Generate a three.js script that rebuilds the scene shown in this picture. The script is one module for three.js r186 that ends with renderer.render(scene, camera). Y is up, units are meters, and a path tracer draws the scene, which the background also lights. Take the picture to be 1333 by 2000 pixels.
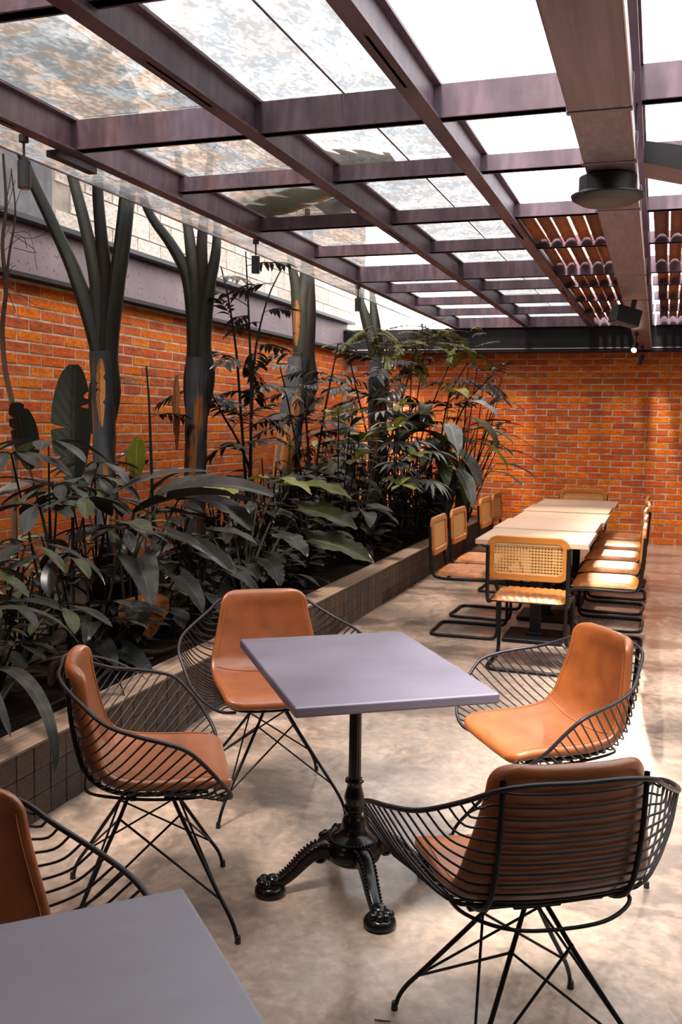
import * as THREE from 'three';
import { mergeGeometries } from 'three/addons/utils/BufferGeometryUtils.js';
import { RoundedBoxGeometry } from 'three/addons/geometries/RoundedBoxGeometry.js';

// ---------------------------------------------------------------- camera, sky, exposure
const scene = new THREE.Scene();
const R = Math.PI / 180;
const camera = new THREE.PerspectiveCamera(56.04, 1333 / 2000, 0.05, 200);
camera.rotation.order = 'YXZ';
camera.position.set(0, 1.556, 0);
camera.rotation.set(-5.41 * R, 18.6 * R, 0.858 * R);
scene.add(camera);
scene.background = new THREE.Color().setRGB(0.97, 0.98, 1.0);      // even overcast sky
scene.backgroundIntensity = 0.82;
const renderer = new THREE.WebGLRenderer({ antialias: true });
renderer.toneMapping = THREE.LinearToneMapping;
renderer.toneMappingExposure = 8.4;
renderer.shadowMap.enabled = true;
camera.focus = 3.2; camera.userData.fStop = 11;
const sun = new THREE.DirectionalLight(0xfff6ea, 3.1);               // sun behind thin cloud: a very wide soft source
sun.position.set(-1.6, 12, -0.6); sun.target.position.set(-0.6, 0, -5.5); sun.castShadow = true; sun.shadow.radius = 20; sun.shadow.mapSize.set(2048, 2048);
Object.assign(sun.shadow.camera, { left: -9, right: 9, top: 10, bottom: -10, near: 1, far: 30 }); scene.add(sun, sun.target);

// ---------------------------------------------------------------- helpers
let seed = 12345;
const rnd = () => { seed |= 0; seed = seed + 0x6D2B79F5 | 0; let t = Math.imul(seed ^ seed >>> 15, 1 | seed); t = t + Math.imul(t ^ t >>> 7, 61 | t) ^ t; return ((t ^ t >>> 14) >>> 0) / 4294967296; };
const rr = (a, b) => a + (b - a) * rnd();
const pick = (a) => a[Math.floor(rnd() * a.length) % a.length];
const V = (x, y, z) => new THREE.Vector3(x, y, z);
const lerp = (a, b, t) => a + (b - a) * t;
const clamp = (x, a = 0, b = 1) => Math.min(b, Math.max(a, x));
const smooth = (a, b, x) => { const t = clamp((x - a) / (b - a)); return t * t * (3 - 2 * t); };

const taken = {};
function numbered(name) { const n = taken[name] = (taken[name] ?? -1) + 1; return n ? `${name}_${String(n).padStart(3, '0')}` : name; }
function tag(o, label, category, group) { o.userData.label = label; o.userData.category = category; if (group) o.userData.group = group; return o; }
function thing(name, label, category, pos = [0, 0, 0], turn = 0, group) {
  const o = new THREE.Group(); o.name = numbered(name); o.position.set(...pos); o.rotation.y = turn; scene.add(o); return tag(o, label, category, group);
}
function part(name, geo, m, parent, label) {
  const o = new THREE.Mesh(geo, m); o.name = name; o.castShadow = o.receiveShadow = true; parent.add(o); if (label) o.userData.label = label; return o;
}
function struct(name, label) { const o = new THREE.Group(); o.name = name; o.userData.kind = 'structure'; o.userData.label = label; scene.add(o); return o; }
function dup(root, pos, turn, label, group) {
  const r = root.clone(); r.name = numbered(root.userData.base ?? root.name.replace(/_\d{3}$/, '')); r.position.set(...pos); r.rotation.y = turn; r.userData = { ...root.userData }; if (label) r.userData.label = label; if (group) r.userData.group = group; scene.add(r); return r;
}
const plain = (g) => { const n = g.index ? g.toNonIndexed() : g; for (const k of Object.keys(n.attributes)) if (!['position', 'normal', 'uv'].includes(k)) n.deleteAttribute(k); return n; };
const merged = (list) => mergeGeometries(list.map(plain), false);
const box = (w, h, d, x = 0, y = 0, z = 0) => new THREE.BoxGeometry(w, h, d).translate(x, y, z);
function boxUV(w, h, d, x = 0, y = 0, z = 0) {           // box with uv in metres
  const g = new THREE.BoxGeometry(w, h, d), p = g.attributes.position, n = g.attributes.normal, u = g.attributes.uv;
  for (let i = 0; i < p.count; i++) {
    const X = p.getX(i) + x, Y = p.getY(i) + y, Z = p.getZ(i) + z;
    if (Math.abs(n.getX(i)) > 0.5) u.setXY(i, Z, Y); else if (Math.abs(n.getY(i)) > 0.5) u.setXY(i, X, Z); else u.setXY(i, X, Y);
  }
  return g.translate(x, y, z);
}
const rbox = (w, h, d, r, x = 0, y = 0, z = 0, s = 3) => new RoundedBoxGeometry(w, h, d, s, r).translate(x, y, z);
const cyl = (r0, r1, h, x = 0, y = 0, z = 0, n = 20) => new THREE.CylinderGeometry(r0, r1, h, n).translate(x, y, z);
const vecs = (pts) => pts.map((p) => p.isVector3 ? p : V(...p));
const tube = (pts, r, seg = 16, rad = 6, closed = false) => new THREE.TubeGeometry(new THREE.CatmullRomCurve3(vecs(pts), closed, 'centripetal'), seg, r, rad, closed);
const rod = (a, b, r, rad = 8) => { const A = V(...a), B = V(...b), g = new THREE.CylinderGeometry(r, r, A.distanceTo(B), rad); g.applyQuaternion(new THREE.Quaternion().setFromUnitVectors(V(0, 1, 0), B.clone().sub(A).normalize())); const m = A.add(B).multiplyScalar(0.5); return g.translate(m.x, m.y, m.z); };
function taper(pts, radii, seg = 20, rad = 10, bump = 0) {
  const c = new THREE.CatmullRomCurve3(vecs(pts), false, 'centripetal'), g = new THREE.TubeGeometry(c, seg, 1, rad, false), p = g.attributes.position;
  for (let i = 0; i <= seg; i++) {
    const t = i / seg, o = c.getPointAt(t), k = t * (radii.length - 1), a = Math.min(radii.length - 2, Math.floor(k)), r = lerp(radii[a], radii[a + 1], k - a);
    for (let j = 0; j <= rad; j++) { const n = i * (rad + 1) + j, rr2 = r * (1 + bump * Math.sin(j * 2.4 + i * 0.9) * 0.5); p.setXYZ(n, o.x + (p.getX(n) - o.x) * rr2, o.y + (p.getY(n) - o.y) * rr2, o.z + (p.getZ(n) - o.z) * rr2); }
  }
  g.computeVertexNormals(); return g;
}
function gridGeo(nu, nv, f, closeU = false) {           // f(u,v) -> [x,y,z]
  const pos = [], uv = [], idx = [];
  for (let j = 0; j <= nv; j++) for (let i = 0; i <= nu; i++) { pos.push(...f(i / nu, j / nv)); uv.push(i / nu, j / nv); }
  for (let j = 0; j < nv; j++) for (let i = 0; i < nu; i++) { const a = j * (nu + 1) + i, b = a + 1, c = a + nu + 1, d = c + 1; idx.push(a, b, d, a, d, c); }
  const g = new THREE.BufferGeometry(); g.setAttribute('position', new THREE.Float32BufferAttribute(pos, 3)); g.setAttribute('uv', new THREE.Float32BufferAttribute(uv, 2)); g.setIndex(idx); g.computeVertexNormals();
  if (closeU) { const n = g.attributes.normal; for (let j = 0; j <= nv; j++) { const a = j * (nu + 1), b = a + nu, s = V(n.getX(a) + n.getX(b), n.getY(a) + n.getY(b), n.getZ(a) + n.getZ(b)).normalize(); n.setXYZ(a, s.x, s.y, s.z); n.setXYZ(b, s.x, s.y, s.z); } }
  return g;
}

// ---------------------------------------------------------------- noise and textures
const HT = new Float32Array(65536); { const s0 = seed; seed = 777; for (let i = 0; i < 65536; i++) HT[i] = rnd(); seed = s0; }
function vn(x, y, px, py, s) {
  const xi = Math.floor(x), yi = Math.floor(y), fx = x - xi, fy = y - yi, u = fx * fx * (3 - 2 * fx), v = fy * fy * (3 - 2 * fy);
  const x0 = ((xi % px) + px) % px, x1 = (x0 + 1) % px, y0 = ((yi % py) + py) % py, y1 = (y0 + 1) % py;
  const h = (a, b) => HT[(a * 157 + b * 7919 + s * 3571) & 65535];
  return (h(x0, y0) * (1 - u) + h(x1, y0) * u) * (1 - v) + (h(x0, y1) * (1 - u) + h(x1, y1) * u) * v;
}
function fbm(u, v, fx, fy, oct, s = 0, gain = 0.5) { let a = 0, w = 1, t = 0; for (let o = 0; o < oct; o++) { a += w * vn(u * fx, v * fy, fx, fy, s + o * 13); t += w; w *= gain; fx *= 2; fy *= 2; } return a / t; }
function tex(w, h, f, srgb = true, repeat = [1, 1]) {
  const d = new Uint8Array(w * h * 4);
  for (let j = 0; j < h; j++) for (let i = 0; i < w; i++) { const c = f((i + 0.5) / w, (j + 0.5) / h), k = (j * w + i) * 4; d[k] = clamp(c[0]) * 255; d[k + 1] = clamp(c[1]) * 255; d[k + 2] = clamp(c[2]) * 255; d[k + 3] = 255; }
  const t = new THREE.DataTexture(d, w, h); t.wrapS = t.wrapT = THREE.RepeatWrapping; t.magFilter = THREE.LinearFilter; t.minFilter = THREE.LinearMipmapLinearFilter; t.generateMipmaps = true;
  if (srgb) t.colorSpace = THREE.SRGBColorSpace; t.repeat.set(...repeat); t.needsUpdate = true; return t;
}
const gray = (x) => [x, x, x];
const mixc = (a, b, t) => [lerp(a[0], b[0], t), lerp(a[1], b[1], t), lerp(a[2], b[2], t)];
const hex = (s) => [parseInt(s.slice(1, 3), 16) / 255, parseInt(s.slice(3, 5), 16) / 255, parseInt(s.slice(5, 7), 16) / 255];
const mat = (o) => new THREE.MeshPhysicalMaterial({ side: THREE.DoubleSide, ...o });

// polished concrete, one repeat = 5 m
const floorC = [hex('#a39284'), hex('#b8a292'), hex('#74645a'), hex('#bda391')];
const floorTone = (u, v) => {
  const a = fbm(u, v, 3, 3, 5, 1), b = fbm(u, v, 8, 14, 5, 40), c = fbm(u, v, 170, 170, 3, 80, 0.7), d = fbm(u + 0.1 * a, v, 24, 48, 5, 120, 0.62), e = fbm(u + 0.06 * b, v + 0.05 * a, 40, 12, 5, 160, 0.65);
  let col = mixc(floorC[0], floorC[1], smooth(0.35, 0.65, a)); col = mixc(col, floorC[2], 0.85 * smooth(0.48, 0.68, b)); col = mixc(col, floorC[3], 0.6 * smooth(0.5, 0.7, d));
  col = mixc(col, [0.40, 0.33, 0.28], 0.3 * smooth(0.56, 0.7, e)); const k = 0.78 + 0.3 * c; return [col[0] * k, col[1] * k, col[2] * k];
};
const tFloor = tex(1800, 1800, floorTone, true, [0.2, 0.2]);
const tFloorR = tex(700, 700, (u, v) => gray(0.14 + 0.3 * fbm(u, v, 6, 9, 5, 9)), false, [0.2, 0.2]);
const M = {};
M.floor = mat({ map: tFloor, roughnessMap: tFloorR, roughness: 1, clearcoat: 0.55, clearcoatRoughness: 0.14 });

const tGrain = tex(256, 256, (u, v) => gray(0.72 + 0.4 * (fbm(u, v, 12, 12, 4, 3) - 0.2)), true);
const tRough = tex(256, 256, (u, v) => gray(fbm(u, v, 24, 24, 4, 7)), false);
M.brick = ['#e67326', '#de6823', '#d8622a', '#ea7e26', '#d96c32', '#c05c33', '#ec761f', '#cb6834'].map((c) => mat({ color: c, map: tGrain, bumpMap: tRough, bumpScale: 0.003, roughness: 0.9, specularIntensity: 0.25 }));
M.mortar = mat({ color: '#d0b49b', map: tGrain, bumpMap: tRough, bumpScale: 0.003, roughness: 1 });
M.block = ['#bba999', '#b3a193', '#c0b0a3', '#ad9d90'].map((c) => mat({ color: c, map: tGrain, bumpMap: tRough, bumpScale: 0.003, roughness: 1 }));
M.blockMortar = mat({ color: '#94857a', map: tGrain, roughness: 1 });
M.plaster = mat({ color: '#b5a799', map: tGrain, roughness: 0.95 });
M.panelGrey = mat({ color: '#5f5a5a', map: tGrain, roughness: 0.8 });
const tPaint = tex(512, 512, (u, v) => { const a = fbm(u, v, 5, 5, 5, 21), s = fbm(u, v, 30, 6, 4, 60); return mixc([0.42, 0.36, 0.40], [0.55, 0.475, 0.51], smooth(0.3, 0.7, 0.6 * a + 0.4 * s)); });
M.steel = mat({ color: '#b3aab0', map: tPaint, roughness: 0.5, specularIntensity: 0.7, bumpMap: tRough, bumpScale: 0.0006 });
M.channel = mat({ color: '#ffffff', map: tex(512, 512, (u, v) => { const a = fbm(u, v, 4, 4, 5, 33), d = fbm(u, v, 40, 40, 3, 66); return mixc([0.42, 0.355, 0.37], [0.51, 0.44, 0.45], a).map((x) => x * (d > 0.74 ? 0.75 : 1)); }), roughness: 0.7, specularIntensity: 0.4 });
M.blackSteel = mat({ color: '#151317', map: tGrain, roughness: 0.5, specularIntensity: 0.45 });
M.duct = mat({ color: '#756472', map: tGrain, roughness: 0.45, metalness: 0.25 });
M.ductEdge = mat({ color: '#c9bdb6', roughness: 0.4, metalness: 0.3 });
M.blackPlastic = mat({ color: '#18171a', roughness: 0.5 });
M.tile = ['#5b4a3e', '#54443a', '#62503f', '#4f4640'].map((c) => mat({ specularIntensity: 0.4, color: c, map: tGrain, bumpMap: tRough, bumpScale: 0.002, roughness: 0.75 }));
M.grout = mat({ color: '#77665a', roughness: 1 });
M.cap = mat({ color: '#8b7260', map: tGrain, bumpMap: tRough, bumpScale: 0.003, roughness: 0.85 });
M.soil = mat({ color: '#1d1511', specularIntensity: 0.1, map: tGrain, bumpMap: tRough, bumpScale: 0.02, roughness: 1 });
M.clay = ['#a45c38', '#8f4e30', '#b0683f', '#94543a', '#7d4a38', '#bb6a34'].map((c) => mat({ color: c, map: tGrain, bumpMap: tRough, bumpScale: 0.004, roughness: 0.85 }));

// dusty roof glass: dust film is a speckled print on the pane
function glassMat(clean, dirty, hueW, s, rough) {
  const f = (u, v) => { const a = fbm(u + 0.04 * fbm(u, v, 6, 6, 3, s), v, 40, 22, 4, s + 5, 0.7), b = fbm(u, v, 5, 5, 4, s + 30), c = fbm(u, v, 160, 90, 2, s + 50); return 0.42 * a + 0.26 * b + 0.32 * c; };
  const t = tex(768, 768, (u, v) => { const k = smooth(0.38, 0.62, f(u, v)), w = fbm(u, v, 22, 22, 4, s + 90), st = fbm(u, v, 70, 7, 3, s + 120); const L = lerp(clean, dirty, clamp(0.8 * k + 0.2 * st)); const q = mixc([1, 1, 1], mixc([0.94, 1.0, 1.05], [1.1, 0.96, 0.86], smooth(0.42, 0.58, w)), hueW); return [L * q[0], L * q[1], L * q[2]]; }, true, [0.5, 0.5]);
  return mat({ map: t, transmission: 1, thickness: 0, roughness: rough, ior: 1.45, specularIntensity: 0.6 });
}
M.glassHeavy = glassMat(0.68, 0.47, 0.6, 200, 0.36); M.glassMid = glassMat(0.50, 0.36, 0.2, 300, 0.28); M.glassLight = glassMat(0.88, 0.76, 0.1, 400, 0.25);

// leather, wood, tabletop
const tLeather = tex(512, 512, (u, v) => { const a = fbm(u, v, 4, 4, 5, 401), b = fbm(u, v, 16, 16, 4, 431); return mixc([0.45, 0.232, 0.095], [0.60, 0.335, 0.155], smooth(0.25, 0.75, 0.65 * a + 0.35 * b)); });
const tLeatherB = tex(256, 256, (u, v) => gray(fbm(u, v, 60, 60, 2, 5)), false, [4, 4]);
M.leather = mat({ map: tLeather, bumpMap: tLeatherB, bumpScale: 0.0004, roughness: 0.4, clearcoat: 0.6, clearcoatRoughness: 0.3 });
M.seam = mat({ color: '#a9683c', roughness: 0.6 });
M.leather2 = mat({ color: '#e08c46', map: tGrain, roughness: 0.35 });
M.wire = mat({ color: '#1f1b22', roughness: 0.4, specularIntensity: 0.8 });
M.wireDark = mat({ color: '#0e0d10', roughness: 0.42, specularIntensity: 0.5 });
M.iron = mat({ color: '#080709', roughness: 0.24, specularIntensity: 0.75 });
const tTop = tex(768, 768, (u, v) => { const a = fbm(u, v, 4, 4, 5, 501), s = fbm(u, v, 6, 40, 4, 540), k = 0.30 + 0.05 * (a - 0.5) * 2 + 0.03 * (s - 0.5); return [k * 1.04, k * 0.95, k * 1.2]; });
const tTopR = tex(512, 512, (u, v) => gray(0.42 + 0.3 * (fbm(u, v, 5, 5, 5, 560) - 0.3)), false);
M.tabletop = mat({ map: tTop, roughnessMap: tTopR, roughness: 1, ior: 2.3 });
const tWood = tex(512, 512, (u, v) => { const w = fbm(u, v, 3, 40, 4, 601), g = fbm(u, v, 6, 160, 2, 640), r = 0.5 + 0.5 * Math.sin((v * 9 + 1.6 * w) * Math.PI * 2); return mixc([0.60, 0.485, 0.40], [0.71, 0.605, 0.525], clamp(0.45 * w + 0.3 * r + 0.25 * g)); });
M.wood = mat({ map: tWood, roughness: 0.45 });
M.frameWood = mat({ color: '#ffbe5c', map: tWood, roughness: 0.45 });
M.cane = mat({ color: '#c99a5c', roughness: 0.6 });

// ================================================================ THE ROOM
const XL = -4.4, ZB = -13.25, XR = 3.2, ZF = 2.6, HB = 2.5;
{ const f = struct('floor', 'polished concrete floor with warm blotches'); part('slab', boxUV(XR - XL + 0.6, 0.2, ZF - ZB + 0.6, (XR + XL) / 2, -0.1, (ZF + ZB) / 2), M.floor, f); }

// brick walls: mortar bed, the bricks that show largest one by one, the rest of the field joined
const BW = 0.285, BH = 0.0835, JT = 0.0145;
const brickGeo = [0, 1, 2].map((k) => { const g = rbox(BW - JT, BH - JT, 0.06, 0.004, 0, 0, 0, 1), u = g.attributes.uv; for (let i = 0; i < u.count; i++) u.setXY(i, u.getX(i) * 0.8 + k * 0.31, u.getY(i) * 0.3 + k * 0.37); return g; });
function brickWall(w, len, height, place, rank, mats = M.brick) {        // place(along, y, proud) -> {pos, turn}
  const list = [];
  const rows = Math.floor(height / BH);
  for (let r = 0; r < rows; r++) for (let c = -1; c * BW < len; c++) { const a = c * BW + (r % 2 ? BW / 2 : 0) + BW / 2; if (a < BW / 2 - 0.001 || a > len - BW / 2 + 0.001) continue; list.push({ a, y: r * BH + BH / 2, k: rank(a, r * BH + BH / 2) }); }
  list.sort((p, q) => p.k - q.k);
  const rest = mats.map(() => []);
  list.forEach((b, i) => {
    const { pos, turn } = place(b.a, b.y, rr(-0.0025, 0.0025)), m = Math.floor(rnd() * mats.length), g = pick(brickGeo);
    if (i < 300) { const o = part('brick', g, mats[m], w); o.position.set(...pos); o.rotation.y = turn; o.rotation.z = rr(-0.004, 0.004); }
    else rest[m].push(box(BW - JT, BH - JT, 0.06).rotateY(turn).translate(...pos));
  });
  rest.forEach((l, m) => { if (l.length) part('brick_field', merged(l), mats[m], w).userData.kind = 'stuff'; });
}
{
  const w = struct('wall_back', 'orange brick wall with pale mortar behind the long table');
  part('mortar', boxUV(XR - XL + 0.6, 2.84, 0.2, (XR + XL) / 2, 1.42, ZB - 0.104), M.mortar, w);
  brickWall(w, XR - XL, HB + 0.03, (a, y, p) => ({ pos: [XL + a, y, ZB - 0.03 + p], turn: 0 }), (a, y) => Math.abs(XL + a + 1.05) + (y < 0.25 ? 0.6 : 0));
  const l = struct('wall_left', 'orange brick wall behind the planting bed');
  part('mortar', boxUV(0.2, 2.53, ZF - ZB, XL - 0.104, 1.265, (ZF + ZB) / 2), M.mortar, l);
  brickWall(l, ZF - ZB, 2.53, (a, y, p) => ({ pos: [XL - 0.03 + p, y, ZF - a], turn: Math.PI / 2 }), (a, y) => { const z = ZF - a; return z > -5.1 ? 50 : y < 1.0 ? 20 - z : -z; });
  const u = struct('wall_upper_left', 'pale concrete block wall of the neighbouring building above the steel channel');
  part('mortar', boxUV(0.2, 2.2, 7.9, XL - 0.16, 4.02, -10.28), M.blockMortar, u);
  const bg = rbox(0.39, 0.19, 0.05, 0.004, 0, 0, 0, 1);
  for (let r = 0; r < 11; r++) for (let c = 0; c < 19; c++) { const o = part('block', bg, pick(M.block), u); o.position.set(XL - 0.075 + rr(-0.002, 0.002), 3.02 + r * 0.2, -6.55 - c * 0.4 - (r % 2 ? 0.2 : 0)); o.rotation.y = Math.PI / 2; }
  const g = struct('wall_grey_panel', 'dark grey rendered panel beside the pale block wall');
  part('render_panel', boxUV(0.2, 2.6, 9.0, XL - 0.16, 4.2, -1.83), M.panelGrey, g);
  const t = struct('trim_1', 'purple grey steel channel along the top of the brick wall');
  part('web', boxUV(0.03, 0.42, ZF - ZB, XL - 0.02, 2.73, (ZF + ZB) / 2), M.channel, t);
  part('flange', boxUV(0.16, 0.03, ZF - ZB, XL + 0.04, 2.535, (ZF + ZB) / 2), M.blackSteel, t);
  part('flange', boxUV(0.16, 0.035, ZF - ZB, XL + 0.04, 2.935, (ZF + ZB) / 2), M.blackSteel, t);
  const r = struct('wall_right', 'plain plastered wall'); part('plaster', boxUV(0.2, 3.0, ZF - ZB, XR + 0.1, 1.5, (ZF + ZB) / 2), M.plaster, r);
  const f = struct('wall_front', 'plain plastered wall behind the viewer'); part('plaster', boxUV(XR - XL + 0.4, 3.0, 0.2, (XR + XL) / 2, 1.5, ZF + 0.1), M.plaster, f);
  const b = struct('trim_2', 'black steel beam along the top of the back brick wall');
  part('beam', boxUV(XR - XL, 0.31, 0.16, (XR + XL) / 2, 2.675, ZB + 0.09), M.blackSteel, b);
  part('flange', boxUV(XR - XL, 0.02, 0.22, (XR + XL) / 2, 2.51, ZB + 0.12), M.blackSteel, b);
  part('conduit', rod([XL, 2.545, ZB + 0.2], [XR, 2.545, ZB + 0.2], 0.009), M.duct, b);
}

// ---------------------------------------------------------------- glass roof
const roof = struct('ceiling', 'steel framed glass roof with clay tiles at the back');
const crossZ = [[2.0], [0.8], [-0.4], [-1.6], [-2.8], [-4.12, 1], [-5.2], [-6.38], [-7.5], [-8.62, 1], [-9.7], [-10.8], [-11.9], [-13.06, 1]];
const rafX = [-2.78, -1.82, -1.0, -0.2, 0.65, 1.5, 2.35, 3.15];
{
  const L = ZF - ZB - 0.15, zc = (ZF + ZB + 0.15) / 2;
  const raf = merged([boxUV(0.075, 0.012, L, 0, 0.006, 0), boxUV(0.012, 0.15, L, 0, 0.075, 0), boxUV(0.075, 0.012, L, 0, 0.15, 0)]);
  rafX.forEach((x) => { const o = part('rafter', raf, M.steel, roof); o.position.set(x, 2.822, zc); if (x === -0.2) { o.rotation.y = 0.0095; } });
  const ends = [...rafX];
  for (const [z, deep] of crossZ) for (let i = 0; i < ends.length - 1; i++) {
    const w = ends[i + 1] - ends[i] - 0.014, h = deep ? 0.14 : 0.085, y0 = deep ? 2.83 : 2.875;
    const o = part('cross_beam', merged([boxUV(w, h, 0.05, 0, h / 2, 0), boxUV(w, 0.012, 0.075, 0, 0.006, 0)]), M.steel, roof); o.position.set((ends[i] + ends[i + 1]) / 2, y0, z);
  }
  const bays = [[-3.43, -2.79, M.glassHeavy], [-2.77, -1.83, M.glassHeavy], [-1.81, -1.41, M.glassMid], [-1.40, -1.01, M.glassMid], [-0.99, -0.21, M.glassLight], [-0.19, 0.64, M.glassLight], [0.66, 1.49, M.glassLight], [1.51, 2.34, M.glassLight], [2.36, 3.2, M.glassLight]];
  for (const [x0, x1, m] of bays) for (let i = 0; i < crossZ.length; i++) {
    const z1 = i ? crossZ[i - 1][0] - 0.003 : ZF, z0 = crossZ[i][0] + 0.003;
    if ((x0 > -1 && z1 < -6.3) || z0 > -0.5) continue;
    const g = new THREE.PlaneGeometry(x1 - x0, z1 - z0).rotateX(Math.PI / 2), u = g.attributes.uv, ox = rnd() * 3, oz = rnd() * 3;
    for (let k = 0; k < u.count; k++) u.setXY(k, u.getX(k) * (x1 - x0) + ox, u.getY(k) * (z1 - z0) + oz);
    const o = part('glass_pane', g, m, roof); o.position.set((x0 + x1) / 2, 2.986, (z0 + z1) / 2);
  }
  part('unseen_solid_roof', boxUV(XR + 3.43, 0.1, ZF + 1.4, (XR - 3.43) / 2, 3.04, (ZF - 1.4) / 2), M.plaster, roof);  // roof slab out of view above and behind the viewer, shades the near end
  part('glass_edge', box(0.012, 0.014, L, -3.43, 2.986, zc), M.steel, roof);
  part('glazing_bar', box(0.008, 0.006, L, -1.405, 2.983, zc), M.steel, roof);
  // clay barrel tiles
  const sh = new THREE.Shape(), r0 = 0.047, r1 = 0.036; sh.absarc(0, 0, r0, 0.12, Math.PI - 0.12, false); sh.absarc(0, 0, r1, Math.PI - 0.12, 0.12, true);
  const tg = new THREE.ExtrudeGeometry(sh, { depth: 1.05, bevelEnabled: false, curveSegments: 7 }).translate(0, 0, -0.525);
  for (let i = 7; i < crossZ.length - 0; i++) {
    if (i + 1 >= crossZ.length) break;
    const za = crossZ[i][0], zb = crossZ[i + 1][0];
    for (let x = -0.94; x < 3.1; x += 0.105) { if (Math.abs(x + 0.22) < 0.06) continue; const o = part('roof_tile', tg, pick(M.clay), roof); o.position.set(x + rr(-0.007, 0.007), 2.9, (za + zb) / 2); o.rotation.set(0.0, rr(-0.006, 0.006), rr(-0.05, 0.05)); o.scale.x = rr(0.93, 1.05); }
  }
}

// ---------------------------------------------------------------- air duct and fittings under the roof
{
  const d = thing('air_duct', 'long brown sheet metal air duct running below the glass roof', 'duct', [-0.235, 2.52, -2.3], 0.0085);
  const joints = [4.6, -0.85, -1.47, -2.3, -4.3, -5.6, -10.75];
  for (let i = 0; i + 1 < joints.length; i++) {
    const L = joints[i] - joints[i + 1], z = (joints[i] + joints[i + 1]) / 2, w = i > 0 ? 0.182 : 0.19;
    part('duct_section', rbox(w, 0.1, L - 0.006, 0.004, 0, 0.05, z, 1), M.duct, d);
    part('edge_strip', box(0.004, 0.018, L - 0.01, w / 2 + 0.002, 0.012, z), M.ductEdge, d, 'pale folded edge strip');
    if (i) part('collar', rbox(0.2, 0.108, 0.03, 0.004, 0, 0.05, joints[i] - 0.012, 1), M.duct, d);
  }
  for (const z of [-1.8, -6.3, 1.3]) for (const s of [-1, 1]) part('hanger', rod([s * 0.08, 0.09, z], [s * 0.08, 0.34, z], 0.004, 6), M.wireDark, d);
  const b = thing('branch_duct', 'short branch duct turning off the main air duct', 'duct', [-0.13, 2.53, -4.05]);
  const s = new THREE.Shape([[0, 0.02], [0.2, -0.03], [1.5, -0.03], [1.5, 0.06], [0.2, 0.06], [0, 0.1]].map((p) => new THREE.Vector2(...p)));
  part('duct_section', new THREE.ExtrudeGeometry(s, { depth: 0.24, bevelEnabled: false }).translate(0, 0, -0.12), M.duct, b);
  part('side_plate', new THREE.ExtrudeGeometry(s, { depth: 0.004, bevelEnabled: false }).translate(0, 0, 0.121), M.blackSteel, b, 'dark side plate');
  const v = thing('round_diffuser', 'flat round black air diffuser under the duct', 'air vent', [-0.262, 2.425, -3.98]);
  part('neck', cyl(0.11, 0.11, 0.06, 0, 0.06, 0, 36), M.blackPlastic, v);
  part('plate', new THREE.LatheGeometry([[0, -0.012], [0.1, -0.01], [0.135, 0.01], [0.14, 0.022], [0.12, 0.03], [0, 0.03]].map((p) => new THREE.Vector2(...p)), 40), M.blackPlastic, v);
  // speaker box
  const k = thing('loudspeaker', 'small black box loudspeaker tilted below the duct', 'speaker', [-0.33, 2.355, -7.5], 0.5);
  k.rotation.z = -0.22;
  part('cabinet', rbox(0.2, 0.13, 0.12, 0.012), M.blackPlastic, k); part('grille', rbox(0.18, 0.11, 0.006, 0.002, 0, 0, 0.062), M.wireDark, k); part('bracket', box(0.03, 0.1, 0.03, 0.05, 0.09, -0.02), M.blackPlastic, k);
}
function spot(label, pos, tilt, turn, lit) {
  const s = thing('spotlight', label, 'spotlight', pos, turn, lit ? undefined : 'black cylinder spotlights');
  part('mount', cyl(0.022, 0.022, 0.03, 0, 0.115, 0), M.blackPlastic, s); part('arm', rod([0, 0.1, 0], [0, 0.02, 0], 0.006), M.blackPlastic, s);
  const h = new THREE.Group(); h.rotation.x = tilt;
  const body = cyl(0.03, 0.03, 0.12, 0, -0.045, 0, 24).rotateX(tilt), lens = cyl(0.025, 0.025, 0.004, 0, -0.106, 0, 24).rotateX(tilt);
  part('body', body, M.blackPlastic, s); part('lens', lens, lit ? M.lampGlow : M.lensOff, s, lit ? 'glowing warm lens' : undefined);
  if (lit) { const l = new THREE.SpotLight(0xffe8cc, 4, 0, 0.55, 0.7, 2); const p = V(0, -0.112, 0).applyEuler(new THREE.Euler(tilt, 0, 0)); l.position.copy(p); l.target.position.copy(p.clone().multiplyScalar(6)); l.castShadow = true; l.shadow.radius = 1; s.add(l, l.target); }
  return s;
}
M.lampGlow = mat({ color: '#fff4e0', emissive: '#ffe6c4', emissiveIntensity: 6, roughness: 0.4 });
M.lensOff = mat({ color: '#3a3a3e', roughness: 0.2 });
spot('black cylinder spotlight on the steel rafter beside the bare twigs', [-2.84, 2.7, -3.82], 0, 0);
spot('black cylinder spotlight on the steel rafter above the bamboo palm canes', [-2.83, 2.7, -6.42], 0.1, 0.4);
spot('black cylinder spotlight on the steel rafter above the fine feathery foliage', [-2.83, 2.7, -8.82], 0.05, 0.2);
{ const b = thing('track_box', 'flat black driver box fixed under the steel rafter', 'track box', [-2.8, 2.79, -4.15]); part('housing', rbox(0.05, 0.035, 0.34, 0.004), M.blackPlastic, b); part('end_cap', box(0.054, 0.03, 0.02, 0, -0.002, 0.17), M.wireDark, b); }
spot('lit spotlight glowing in front of the black beam', [-0.345, 2.385, -10.6], -1.02, -0.2, true);
spot('unlit black spotlight hanging before the top of the brick wall', [-0.33, 2.38, -12.3], 0.5, 2.6);

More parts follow.
